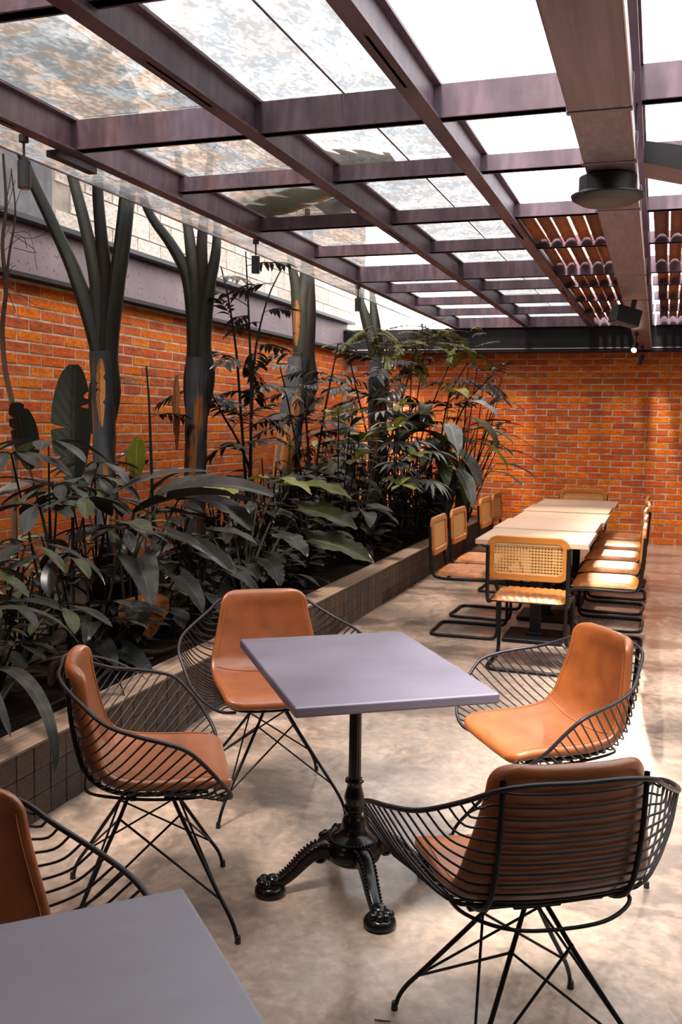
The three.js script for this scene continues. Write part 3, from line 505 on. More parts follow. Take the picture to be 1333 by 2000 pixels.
// leaf mesh with its base at p, pointing along yaw, raised by pitch
function leaf(parent, kind, m, p, yaw, pitch, s = 1, roll = 0, label) {
  const o = part('leaf', Array.isArray(LG[kind]) ? pick(LG[kind]) : kind, m, parent, label);
  o.position.set(...p); o.rotation.set(-pitch, yaw, roll, 'YXZ'); o.scale.setScalar(s); return o;
}
function stalk(parent, a, b, r, m = stemM, arch = 0.1, name = 'stalk') { const A = V(...a), B = V(...b), mid = A.clone().lerp(B, 0.55); mid.y += arch; const q = A.clone().lerp(B, 0.25); q.y += arch * 0.7; return part(name, taper([A, q, mid, B], [r * 1.3, r, r * 0.8, r * 0.6], 8, 5), m, parent); }
const plantAt = (name, label, pos, group) => thing(name, label, 'plant', pos, 0, group);

// ---- tall palms with fans of leaf stalks passing out beside the glass
function tallPalm(label, trunk, radii, fans, o = {}) {
  const [bx, by, bz] = trunk[0], base = [bx, 0.24, bz], p = plantAt('tall_palm', label, base, 'tall palm trunks'), rel = (q) => [q[0] - base[0], q[1] - base[1], q[2] - base[2]];
  const top = trunk[trunk.length - 1]; part('trunk', taper([[0, 0, 0], ...trunk.slice(0, -1).map(rel)], [radii[0], ...radii.slice(0, -1)], 40, 14, 0.05), trunkM, p, 'grey ringed trunk with rusty sheaths');
  fans.forEach((f, i) => {
    const b0 = trunk[trunk.length - 2], k0 = (i - (fans.length - 1) / 2) / fans.length, R0 = radii[2], start = [b0[0] + k0 * R0 * 1.1, b0[1] - 0.55 + 0.1 * (i % 2), b0[2] + 0.02 * (i % 3)], mid0 = [lerp(start[0], f[0][0], 0.5) + k0 * R0 * 0.9, lerp(start[1], f[0][1], 0.55), f[0][2]]; const s = part('leaf_stalk', taper([start, mid0, ...f].map(rel), [R0 * 0.62, R0 * 0.8, R0 * 0.72, R0 * 0.55, 0.036, 0.028], 30, 10), i % 3 === 2 ? petBrown : petM, p);
    if (f.leaf) { const e = f[f.length - 1], d = f[f.length - 2], g = leafGeo({ L: f.leaf[0], W: f.leaf[1], shape: 'oblong', fold: 0.3, droop: f.leaf[2], nL: 34, nW: 8, tears: 7 }); const l = part('leaf', g, LM.slate, p); l.position.set(Math.min(-3.62, Math.max(-4.1, e[0])) - base[0], e[1] - base[1], e[2] - base[2]); l.rotation.set(-0.45, (i % 2 ? 3.1 : 0.04), 0, 'YXZ'); }  // crown leaves out of view above the roof, placed to shade the left wall
  });
  return p;
}
const withLeaf = (f, l) => { f.leaf = l; return f; };
tallPalm('tall palm trunk nearest the bare twigs, five stalks fanning up past the glass edge', [[-3.57, 0.88, -5.64], [-3.60, 1.16, -5.66], [-3.62, 1.61, -5.69], [-3.65, 1.99, -5.72], [-3.67, 2.16, -5.73]], [0.075, 0.074, 0.078, 0.085, 0.08],
  [withLeaf([[-3.66, 1.9, -5.72], [-3.84, 2.50, -5.71], [-4.0, 2.84, -5.69], [-4.18, 3.27, -5.62], [-4.2, 3.6, -5.5]], [1.25, 0.4, 0.9]), withLeaf([[-3.67, 2.0, -5.73], [-3.70, 2.44, -5.75], [-3.80, 2.85, -5.76], [-3.89, 3.16, -5.76], [-3.98, 3.6, -5.70]], [1.25, 0.4, 0.9]), withLeaf([[-3.64, 2.0, -5.73], [-3.65, 2.44, -5.77], [-3.70, 2.85, -5.79], [-3.73, 3.13, -5.81], [-3.72, 3.6, -5.88]], [1.25, 0.4, 0.9]), [[-3.62, 1.95, -5.74], [-3.59, 2.37, -5.78], [-3.57, 2.75, -5.83], [-3.56, 2.99, -5.86], [-3.57, 3.5, -5.95]], withLeaf([[-3.61, 1.95, -5.74], [-3.58, 2.44, -5.80], [-3.55, 2.71, -5.84], [-3.54, 2.99, -5.89], [-3.54, 3.6, -6.05]], [1.25, 0.4, 0.9])]);
tallPalm('tall palm trunk standing before the brick wall between the twig palm and bamboo palm', [[-3.60, 0.87, -6.98], [-3.61, 1.22, -7.01], [-3.62, 1.63, -7.05], [-3.63, 2.04, -7.09], [-3.64, 2.41, -7.12]], [0.088, 0.088, 0.09, 0.1, 0.09],
  [withLeaf([[-3.66, 2.1, -7.10], [-3.74, 2.70, -7.12], [-3.87, 2.95, -7.10], [-4.06, 3.22, -7.06], [-4.15, 3.6, -6.98]], [1.25, 0.4, 0.9]), [[-3.65, 2.2, -7.11], [-3.69, 2.70, -7.13], [-3.74, 3.03, -7.15], [-3.79, 3.28, -7.16], [-3.85, 3.7, -7.16]], withLeaf([[-3.63, 2.2, -7.12], [-3.63, 2.70, -7.16], [-3.64, 2.99, -7.18], [-3.63, 3.24, -7.21], [-3.6, 3.7, -7.26]], [1.25, 0.4, 0.9]), [[-3.60, 2.15, -7.12], [-3.57, 2.62, -7.17], [-3.54, 2.87, -7.22], [-3.54, 3.04, -7.25], [-3.55, 3.4, -7.3]]]);
tallPalm('dark leaning palm trunk with rusty sheaths behind the olive rosettes', [[-3.69, 0.83, -9.11], [-3.67, 1.25, -9.16], [-3.63, 1.77, -9.22], [-3.59, 2.18, -9.28], [-3.58, 2.50, -9.32]], [0.13, 0.13, 0.125, 0.125, 0.11],
  [[[-3.58, 2.2, -9.30], [-3.63, 2.71, -9.32], [-3.66, 2.91, -9.33], [-3.71, 3.12, -9.33], [-3.80, 3.6, -9.34]], withLeaf([[-3.57, 2.3, -9.31], [-3.59, 2.71, -9.33], [-3.58, 2.91, -9.36], [-3.58, 3.12, -9.38], [-3.58, 3.7, -9.42]], [1.25, 0.4, 0.9]), [[-3.54, 2.2, -9.32], [-3.53, 2.66, -9.36], [-3.54, 2.86, -9.39], [-3.55, 3.02, -9.43], [-3.58, 3.6, -9.50]]]);
tallPalm('pale grey palm trunk farthest along the bed behind the fan leaves', [[-3.34, 1.08, -11.31], [-3.37, 1.70, -11.36], [-3.38, 2.07, -11.40], [-3.38, 2.32, -11.42], [-3.37, 2.51, -11.45]], [0.12, 0.12, 0.12, 0.12, 0.1],
  [[[-3.38, 2.2, -11.42], [-3.52, 2.70, -11.41], [-3.62, 3.01, -11.40], [-3.73, 3.45, -11.40]], [[-3.38, 2.2, -11.43], [-3.45, 2.70, -11.47], [-3.5, 3.01, -11.51], [-3.55, 3.42, -11.54]]]);

{
  const hang = (parent, x, y, z, L) => { const o = part('dry_leaf_strip', leafGeo({ L, W: 0.07, shape: 'oblong', fold: 0.7, droop: 0.2, nL: 22, nW: 6, tears: 4, twist: 0.8 }), LM.dry, parent, 'dry brown hanging leaf'); o.position.set(x, y, z); o.rotation.set(1.5, 0.4, 0, 'YXZ'); };
  const two = scene.getObjectByName('tall_palm_001'), three = scene.getObjectByName('tall_palm_002'), one = scene.getObjectByName('tall_palm');
  hang(two, -0.13, 1.66, 0.06, 0.6); hang(three, 0.16, 2.5, 0.1, 0.45); hang(three, 0.12, 1.2, 0.1, 0.5); hang(one, 0.02, 1.7, 0.09, 0.45);
}
// ---- big torn leaf lying on the roof glass
{
  const p = plantAt('fallen_palm_leaf', 'large torn green palm leaf with brown edges lying on the roof glass', [-3.1, 3.0, -6.75]);
  const g = gridGeo(14, 60, (uu, t) => { const u = uu * 2 - 1, i = Math.round(t * 60), L = 1.95, w0 = 0.42 * Math.pow(Math.sin(Math.PI * clamp(t * 0.94 + 0.03)), 0.5), tear = (i % 9 === 4 || (i > 38 && i % 4 === 1)) && Math.abs(u) > 0.35 ? 0.62 : 1, x = u * w0 * tear; return [x, 0.02 + 0.12 * Math.abs(x) + 0.1 * Math.sin(t * 2.8), t * L + 0.1 * Math.abs(u)]; });
  part('blade', g, LM.roof, p); part('midrib', tube([[0, 0.02, -0.2], [0, 0.1, 0.6], [0, 0.17, 1.1], [0, 0.1, 1.7], [0, 0.05, 1.95]], 0.011, 24, 6), petM, p);
  const dir = Math.atan2(1.55, 1.2); p.rotation.y = dir;
}

// ---- bare twigs
{
  const b = [-3.86, 0.24, -5.04], p = plantAt('bare_twigs', 'thin bare brown twigs climbing up the brick wall', b), rel = (l) => l.map((q) => [q[0] - b[0], q[1] - b[1], q[2] - b[2]]);
  part('stem', taper(rel([[-3.86, 0.24, -5.04], [-3.86, 1.08, -5.04], [-3.87, 1.40, -5.07], [-3.90, 1.63, -5.09], [-3.95, 1.85, -5.09], [-3.98, 2.11, -5.11], [-3.97, 2.36, -5.14], [-4.00, 2.62, -5.15], [-3.99, 2.87, -5.18], [-4.02, 3.19, -5.20]]), [0.022, 0.02, 0.018, 0.016, 0.012, 0.008], 50, 7), barkM, p);
  part('branch', taper(rel([[-3.97, 2.23, -5.12], [-3.96, 2.55, -5.16], [-3.93, 2.81, -5.19], [-3.97, 3.10, -5.21]]), [0.012, 0.009, 0.006, 0.004], 20, 6), barkM, p);
  for (let i = 0; i < 12; i++) { const y = rr(2.3, 3.0), x = rr(-4.05, -3.9), q = [x, y, -5.16]; part('twig', tube(rel([q, [x + rr(-0.06, 0.16), y + rr(-0.1, 0.12), -5.16 + rr(-0.08, 0.08)], [x + rr(-0.05, 0.34), y + rr(-0.25, 0.2), -5.16 + rr(-0.1, 0.1)]]), 0.0022, 10, 4), barkM, p); }
}

// ---- pinnate frond (rachis and leaflets in one mesh)
function frondGeo(L, n, ll, lw, droop, spread = 1.0) {
  const g = [], pts = []; let y = 0, z = 0;
  for (let i = 0; i <= 10; i++) { const a = droop * i / 10; pts.push(V(0, y, z)); z += Math.cos(a) * L / 10; y -= Math.sin(a) * L / 10; }
  const c = new THREE.CatmullRomCurve3(pts); g.push(taper(pts, [0.005, 0.004, 0.0015], 10, 4));
  for (let i = 0; i < n; i++) for (const s of [-1, 1]) { const t = 0.25 + 0.75 * (i + (s > 0 ? 0.5 : 0)) / n, q = c.getPointAt(Math.min(t, 1)), l = leafGeo({ L: ll * rr(0.8, 1.1) * (1 - 0.45 * Math.abs(t - 0.55)), W: lw, shape: 'lance', fold: 0.3, droop: rr(0.3, 1.0), nL: 6, nW: 2 }); l.rotateZ(rr(-0.3, 0.3)); l.rotateY(s * rr(0.75, 1.05) * spread * (1 - 0.35 * t)); l.rotateX(droop * t * 0.7); l.translate(q.x, q.y, q.z); g.push(l); }
  return merged(g);
}
const FR = { palm: [0, 1, 2, 3].map(() => frondGeo(rr(0.45, 0.6), 6, 0.24, 0.05, rr(0.4, 0.9))), fern: [0, 1, 2].map(() => frondGeo(rr(0.45, 0.6), 26, 0.085, 0.012, rr(0.3, 0.8))) };
function canePalm(label, base, canes, per, s = 1, m = LM.palm) {
  const p = plantAt('bamboo_palm', label, base, 'bamboo palms'), rel = (q) => [q[0] - base[0], q[1] - base[1], q[2] - base[2]];
  for (const c of canes) {
    const pts = [[0, 0, 0], ...c.map(rel)], cv = new THREE.CatmullRomCurve3(vecs(pts), false, 'centripetal');
    part('cane', taper(pts, [0.014, 0.013, 0.012, 0.01, 0.006], 24, 6), stemDark, p);
    for (let i = 0; i < per; i++) { const t = rr(0.45, 1), q = cv.getPointAt(t), o = part('frond', pick(FR.palm), m, p); o.position.copy(q); o.rotation.set(-rr(-0.2, 0.7), rr(0, 6.28), rr(-0.3, 0.3), 'YXZ'); o.scale.setScalar(s * rr(0.7, 1.1)); }
  }
  return p;
}
canePalm('bamboo palm with slim dark canes in front of the brick wall', [-3.30, 0.25, -7.40], [[[-3.30, 0.95, -7.38], [-3.31, 1.42, -7.43], [-3.33, 1.89, -7.47], [-3.37, 2.41, -7.51], [-3.42, 2.96, -7.55]], [[-3.29, 1.0, -7.39], [-3.31, 1.64, -7.45], [-3.30, 2.15, -7.50], [-3.22, 2.58, -7.57], [-3.12, 2.84, -7.64]], [[-3.33, 1.0, -7.38], [-3.40, 1.64, -7.42], [-3.46, 2.15, -7.45], [-3.54, 2.58, -7.46], [-3.61, 2.83, -7.47]], [[-3.28, 1.0, -7.42], [-3.39, 1.34, -7.39], [-3.56, 1.63, -7.36], [-3.70, 1.89, -7.34]]], 7, 0.8);
canePalm('bamboo palm crossing in front of the dark leaning trunk', [-3.25, 0.25, -8.7], [[[-3.25, 1.0, -8.7], [-3.3, 1.6, -8.7], [-3.35, 2.2, -8.7]], [[-3.2, 1.0, -8.7], [-3.15, 1.6, -8.8], [-3.05, 2.3, -8.9]], [[-3.3, 1.0, -8.6], [-3.4, 1.7, -8.5], [-3.45, 2.05, -8.4]]], 8, 0.85);
canePalm('bamboo palm beside the pale grey trunk', [-3.0, 0.25, -10.2], [[[-3.0, 1.2, -10.2], [-3.0, 2.0, -10.25], [-2.95, 2.45, -10.3]], [[-2.9, 1.2, -10.2], [-2.75, 1.9, -10.3], [-2.65, 2.35, -10.4]], [[-3.1, 1.2, -10.2], [-3.3, 2.0, -10.2], [-3.4, 2.4, -10.2]]], 10, 0.95);
canePalm('bamboo palm reaching out to the back brick wall', [-2.7, 0.25, -11.9], [[[-2.7, 1.2, -11.9], [-2.6, 1.9, -11.95], [-2.4, 2.3, -12.0]], [[-2.6, 1.2, -11.9], [-2.4, 1.8, -12.0], [-2.1, 2.15, -12.1]]], 10, 0.9);
canePalm('small palm tuft beside the second palm trunk', [-3.75, 0.25, -6.6], [[[-3.78, 1.2, -6.6], [-3.8, 1.7, -6.6], [-3.82, 1.95, -6.6]]], 6, 0.65);

// ---- feathery foliage high at the back
{
  const b = [-2.95, 0.25, -11.2], p = plantAt('feathery_shrub', 'fine feathery pale green foliage high at the back of the bed', b);
  for (const [x, y, z] of [[-0.1, 2.2, 0.1], [0.2, 2.35, -0.1], [0.5, 2.35, -0.6], [-0.3, 2.3, 0.4], [0.1, 2.1, 0.2]]) { part('stem', taper([[0, 0, 0], [x * 0.3, y * 0.5, z * 0.3], [x, y, z]], [0.014, 0.01, 0.005], 14, 5), stemDark, p); for (let i = 0; i < 13; i++) { const o = part('frond', pick(FR.fern), rnd() < 0.35 ? LM.moss : LM.olive, p); o.position.set(x + rr(-0.12, 0.12), y + rr(-0.2, 0.12), z + rr(-0.15, 0.15)); o.rotation.set(-rr(-0.4, 0.7), rr(0, 6.28), rr(-0.3, 0.3), 'YXZ'); o.scale.setScalar(rr(0.8, 1.2)); } }
}

// ---- umbrella shrubs: whorls of glossy leaflets
function umbrellaShrub(label, base, whorls, m = LM.dark, s = 1) {
  const p = plantAt('umbrella_shrub', label, base, 'umbrella shrubs');
  for (const [wx, wy, wz, n, sc = 1, pt = -0.08] of whorls) {
    const c = [wx - base[0], wy - base[1], wz - base[2]]; stalk(p, [rr(-0.04, 0.04), 0, rr(-0.04, 0.04)], c, 0.008, stemDark, 0.03, 'stem');
    const a0 = rr(0, 6.28); for (let i = 0; i < n; i++) { const a = a0 + i / n * 6.283 + rr(-0.12, 0.12), k = 0.05 * sc, e = [c[0] + Math.sin(a) * k, c[1] + 0.012, c[2] + Math.cos(a) * k]; part('petiole', rod(c, e, 0.0028, 4), stemM, p); leaf(p, 'umbrella', rnd() < 0.2 ? LM.moss : m, e, a, pt + rr(-0.2, 0.15), sc * s * rr(0.85, 1.12), rr(-0.3, 0.3)); }
  }
}
umbrellaShrub('glossy umbrella shrub with a low open whorl over the planter edge', [-2.62, 0.25, -3.95], [[-2.6, 0.93, -3.69, 7, 1.0, -0.3], [-2.75, 1.15, -4.12, 8, 1.05], [-2.88, 1.12, -3.95, 7, 1], [-2.5, 0.72, -3.55, 6, 0.9], [-2.62, 0.98, -4.3, 7, 0.9]]);
umbrellaShrub('tall umbrella shrub with upper whorls against the brick wall', [-3.1, 0.25, -4.35], [[-3.1, 1.42, -4.34, 8, 1.15, -0.05], [-3.2, 1.36, -4.16, 8, 1.1], [-2.95, 1.2, -4.2, 8, 1], [-3.25, 1.18, -4.55, 7, 1], [-3.0, 1.3, -4.65, 7, 1]], LM.slate);
umbrellaShrub('umbrella shrub tucked behind the front whorls beside the young banana leaf', [-3.2, 0.25, -4.9], [[-3.15, 1.2, -4.85, 8, 1], [-3.0, 1.08, -4.75, 7, 1], [-3.35, 1.1, -4.9, 7, 1.05], [-2.9, 0.95, -4.55, 7, 1]], LM.dark);
umbrellaShrub('small umbrella shrub low at the front corner of the bed', [-2.75, 0.25, -3.4], [[-2.6, 0.78, -3.25, 7, 0.9], [-2.8, 0.9, -3.35, 7, 1], [-2.7, 0.98, -3.6, 7, 0.95], [-2.55, 0.6, -3.3, 6, 0.8]], LM.dark);

// ---- leafy clumps: every leaf on a stalk of its own
function clump(name, label, base, leaves, group, stalkM = stemM) {       // leaves: [x,y,z,yaw,pitch,scale,kind,mat]
  const p = plantAt(name, label, base, group);
  for (const [x, y, z, yaw, pitch, s, kind, m, roll = 0] of leaves) { const e = [x - base[0], y - base[1], z - base[2]]; stalk(p, [rr(-0.03, 0.03), 0, rr(-0.03, 0.03)], e, 0.006 + 0.004 * s, stalkM, rr(0.02, 0.1)); leaf(p, kind, m, e, yaw, pitch, s, roll); }
  return p;
}
const P = Math.PI;
clump('banana_plant', 'young banana plant with broad ribbed slate leaves arching over the bed', [-3.1, 0.25, -5.0], [[-3.05, 1.08, -4.75, 2.3, 0.55, 1.0, 'banana', LM.slate], [-2.95, 1.0, -4.95, 1.9, 0.45, 1.2, 'banana', LM.slate, -0.3], [-2.9, 1.1, -5.2, 1.6, 0.3, 1.05, 'banana', LM.slate, 0.3], [-2.85, 1.05, -5.3, 1.2, 0.2, 1.0, 'banana', LM.dark], [-3.0, 1.0, -5.2, 2.6, 0.7, 0.9, 'banana', LM.dark], [-2.8, 0.85, -5.0, 1.2, 0.1, 0.9, 'banana', LM.dark], [-3.3, 1.0, -5.0, -1.2, 0.7, 0.9, 'banana', LM.dark]], 'young banana plants');
{
  const p = plantAt('banana_plant', 'upright dark young banana leaf with a torn tip before the brick wall', [-3.42, 0.25, -5.0], 'young banana plants');
  stalk(p, [0, 0, 0], [0.02, 0.95, 0], 0.014, stemDark, 0);
  const g = leafGeo({ L: 0.72, W: 0.24, shape: 'oblong', fold: 0.5, droop: 0.15, nL: 40, nW: 8, tears: 6 }); leaf(p, g, LM.dark, [0.02, 0.9, 0], 0.7, 1.52, 1, 0.1); stalk(p, [0, 0, 0], [-0.22, 1.0, 0.1], 0.01, stemDark, 0); leaf(p, leafGeo({ L: 0.45, W: 0.16, shape: 'oblong', fold: 0.6, droop: 0.3, nL: 28, nW: 6, tears: 5 }), LM.dark, [-0.22, 0.98, 0.1], 0.2, 1.25, 1, 0.2);
}
clump('banana_plant', 'small olive banana leaf standing upright beside the first palm trunk', [-3.3, 0.25, -5.56], [[-3.3, 1.15, -5.56, 0.6, 1.35, 0.66, 'giant', LM.olive], [-3.22, 1.05, -5.6, 1.6, 0.9, 0.7, 'giant', LM.dark], [-3.4, 1.05, -5.5, -0.6, 0.9, 0.7, 'giant', LM.dark]], 'young banana plants');
clump('elephant_ear', 'elephant ear plant with scalloped olive leaves on long stalks over the planter edge', [-2.72, 0.27, -6.0], [[-3.0, 1.08, -6.3, 0.3, 0.1, 0.85, 'scallop', LM.olive], [-2.85, 1.12, -6.6, 1.3, 0.15, 0.95, 'scallop', LM.olive], [-2.75, 1.05, -6.95, 1.6, 0.05, 1.0, 'scallop', LM.olive], [-2.65, 0.88, -6.85, 1.5, -0.05, 1.0, 'scallop', LM.moss, 0.2], [-2.52, 0.66, -6.75, 1.7, -0.1, 1.05, 'scallop', LM.moss, 0.25], [-2.95, 1.05, -7.1, 2.2, 0.3, 0.9, 'scallop', LM.dark], [-2.6, 0.75, -6.3, 1.1, 0.0, 0.7, 'scallop', LM.dark], [-2.75, 0.95, -6.1, 0.5, 0.3, 0.7, 'scallop', LM.dark], [-3.05, 0.9, -5.9, -0.9, 0.2, 0.75, 'scallop', LM.dark], [-2.6, 0.6, -6.1, 0.8, -0.2, 0.6, 'scallop', LM.dark]], 'elephant ear plants');
clump('elephant_ear', 'elephant ear plant with drooping grey heart leaves behind the profile armchair', [-2.72, 0.27, -4.55], [[-2.72, 1.0, -4.5, 0.9, 0.1, 0.95, 'heart', LM.moss], [-2.55, 0.84, -4.3, 0.8, -0.35, 1.0, 'heart', LM.slate], [-2.62, 0.92, -4.75, 1.6, -0.2, 0.9, 'heart', LM.slate], [-2.5, 0.7, -4.65, 1.3, -0.4, 0.8, 'heart', LM.dark], [-2.85, 0.95, -4.6, -0.6, 0.1, 0.8, 'heart', LM.dark], [-2.6, 0.55, -4.4, 0.5, -0.3, 0.7, 'heart', LM.dark], [-2.7, 0.6, -4.9, 1.2, 0, 0.8, 'heart', LM.dark]], 'elephant ear plants');
clump('elephant_ear', 'elephant ear plant low between the two banana clumps', [-2.75, 0.27, -5.35], [[-2.6, 0.75, -5.2, 1.1, -0.1, 0.9, 'heart', LM.dark], [-2.55, 0.62, -5.4, 1.5, -0.2, 0.8, 'heart', LM.dark], [-2.7, 0.85, -5.5, 1.8, 0.1, 0.9, 'heart', LM.dark], [-2.85, 0.85, -5.2, 0.2, 0.1, 0.9, 'heart', LM.slate], [-2.55, 0.5, -5.2, 0.8, -0.3, 0.7, 'heart', LM.dark]], 'elephant ear plants');

// rosettes of olive leaves, fan palms, large leaves towards the back wall
function rosette(label, base, heads, m, kind = 'obov', group = 'olive leaved shrubs') {
  const p = plantAt('rosette_shrub', label, base, group);
  for (const [x, y, z, n, s] of heads) { const c = [x - base[0], y - base[1], z - base[2]]; stalk(p, [0, 0, 0], c, 0.009, stemDark, 0.02, 'stem'); for (let i = 0; i < n; i++) leaf(p, kind, rnd() < 0.75 ? m : LM.moss, c, i / n * 6.283 + rr(-0.2, 0.2), rr(-0.1, 0.75), s * rr(0.8, 1.15), rr(-0.2, 0.2)); }
}
rosette('bright olive rosette shrub in the middle of the bed', [-2.75, 0.25, -8.1], [[-2.78, 1.62, -8.15, 9, 1.0], [-2.68, 1.36, -8.45, 9, 1.0], [-2.72, 1.5, -8.3, 8, 0.9], [-2.62, 1.22, -8.2, 8, 0.95]], LM.olive);
rosette('olive rosette shrub lower behind the elephant ear', [-2.8, 0.25, -7.9], [[-2.8, 1.0, -7.9, 8, 0.9], [-2.7, 0.85, -8.1, 8, 0.9], [-2.95, 1.1, -8.1, 8, 0.9]], LM.moss);
rosette('large leaved shrub with drooping green leaves towards the back wall', [-2.6, 0.25, -10.4], [[-2.6, 1.45, -10.3, 8, 0.95], [-2.45, 1.25, -10.5, 7, 0.9], [-2.75, 1.6, -10.6, 7, 0.9]], LM.moss, 'giant', 'large leaved shrubs');
function fanPalm(label, base, fans, m) {
  const p = plantAt('fan_palm', label, base, 'fan palms');
  for (const [x, y, z, yaw, pitch, s] of fans) {
    const c = [x - base[0], y - base[1], z - base[2]]; stalk(p, [0, 0, 0], c, 0.007, stemM, 0.08);
    const g = []; for (let i = 0; i < 13; i++) { const a = lerp(-1.9, 1.9, i / 12); g.push(leafGeo({ L: 0.34 * (1 - 0.12 * Math.abs(a)), W: 0.04, shape: 'lance', fold: 0.4, droop: rr(0.4, 0.9), nL: 6, nW: 2 }).rotateY(a)); }
    const o = part('fan_leaf', merged(g), m, p); o.position.set(...c); o.rotation.set(-pitch, yaw, 0, 'YXZ'); o.scale.setScalar(s);
  }
}
fanPalm('fan palm with splayed grey leaves beside the olive rosettes', [-2.95, 0.25, -9.4], [[-2.95, 1.35, -9.0, 0.6, 0.1, 1], [-2.75, 1.55, -9.6, 1.3, 0.2, 1.15], [-2.65, 1.35, -9.7, 1.2, -0.1, 1.1], [-2.85, 1.65, -9.8, 0.9, 0.3, 1.1], [-2.6, 1.15, -9.4, 1.0, -0.2, 1], [-3.1, 1.6, -9.5, -0.5, 0.3, 1]], LM.pale);
fanPalm('fan palm with silvery leaves near the planter side cane chairs', [-2.55, 0.25, -10.0], [[-2.55, 1.35, -9.9, 0.8, 0.1, 1.1], [-2.4, 1.25, -10.1, 1.2, 0, 1.05], [-2.6, 1.0, -9.7, 0.7, -0.2, 1], [-2.35, 0.95, -9.9, 1.1, -0.2, 1]], LM.pale);
clump('broadleaf_plant', 'broad leaved plant leaning over the path in front of the back brick wall', [-2.45, 0.27, -11.6], [[-2.2, 1.35, -11.5, 1.4, 0.1, 1.0, 'giant', LM.moss], [-1.98, 1.25, -11.6, 1.45, 0.0, 1.0, 'giant', LM.pale], [-2.3, 1.25, -11.2, 0.9, -0.6, 1.0, 'giant', LM.pale], [-2.25, 1.15, -11.1, 0.6, -0.9, 1.0, 'giant', LM.moss], [-1.98, 1.05, -11.8, 1.5, 0.1, 0.95, 'giant', LM.pale], [-1.98, 1.4, -11.7, 1.5, 0.2, 0.85, 'giant', LM.pale], [-2.35, 1.5, -11.8, 1.8, 0.4, 0.9, 'giant', LM.dark], [-2.4, 1.1, -11.0, 0.2, -0.9, 1.1, 'giant', LM.dark], [-2.3, 0.9, -11.2, 0.7, -1.0, 1.0, 'giant', LM.dark], [-2.0, 0.98, -11.4, 1.3, 0.1, 0.9, 'giant', LM.pale]], 'broad leaved plants by the path');
clump('broadleaf_plant', 'plant with lobed olive leaves held out against the back brick wall', [-2.5, 0.27, -12.2], [[-1.98, 2.12, -12.1, 1.5, 0.05, 1.0, 'lobed', LM.olive], [-2.02, 1.72, -12.0, 1.45, 0.1, 0.85, 'lobed', LM.pale], [-2.3, 2.2, -12.1, 1.2, 0.1, 0.9, 'lobed', LM.moss], [-2.05, 1.85, -12.3, 1.6, -0.1, 0.8, 'lobed', LM.pale], [-2.4, 1.9, -12.0, 0.8, 0.0, 0.9, 'lobed', LM.pale], [-2.1, 1.55, -12.2, 1.5, 0.1, 0.8, 'lobed', LM.moss], [-2.45, 2.25, -12.3, 2.0, 0.2, 0.9, 'lobed', LM.moss]], 'broad leaved plants by the path');

rosette('olive rosette shrub in front of the fan palms by the path', [-2.55, 0.25, -9.2], [[-2.5, 1.5, -9.05, 9, 1.0], [-2.38, 1.22, -9.25, 9, 0.95], [-2.55, 1.72, -9.35, 8, 0.95], [-2.42, 0.95, -9.0, 8, 0.85]], LM.olive);
clump('broadleaf_plant', 'silvery broad leaved plant rising behind the fan palms near the path', [-2.5, 0.27, -10.9], [[-2.25, 1.8, -10.9, 1.3, 0.1, 0.95, 'giant', LM.pale], [-2.15, 1.62, -10.8, 1.0, -0.1, 1.0, 'giant', LM.moss], [-2.1, 1.5, -11.1, 1.5, 0.0, 0.9, 'giant', LM.pale], [-2.4, 1.9, -11.0, 0.6, 0.3, 0.9, 'giant', LM.olive], [-2.05, 1.35, -10.9, 1.3, -0.2, 0.9, 'giant', LM.olive], [-2.3, 1.55, -10.5, 0.5, -0.3, 0.9, 'giant', LM.pale], [-2.55, 1.75, -10.6, 0.1, 0.1, 0.9, 'giant', LM.moss], [-2.2, 1.05, -10.6, 0.8, -0.5, 0.9, 'giant', LM.pale], [-2.35, 1.2, -10.4, 0.4, -0.4, 0.9, 'giant', LM.moss]], 'broad leaved plants by the path');
rosette('lance leaved silvery shrub beneath the lobed leaves', [-2.35, 0.25, -11.9], [[-2.1, 1.75, -11.9, 9, 0.9], [-2.0, 1.5, -12.0, 9, 0.9], [-2.2, 1.95, -12.0, 9, 0.9], [-1.98, 1.25, -11.9, 8, 0.9]], LM.pale, 'lance', 'silvery shrubs');
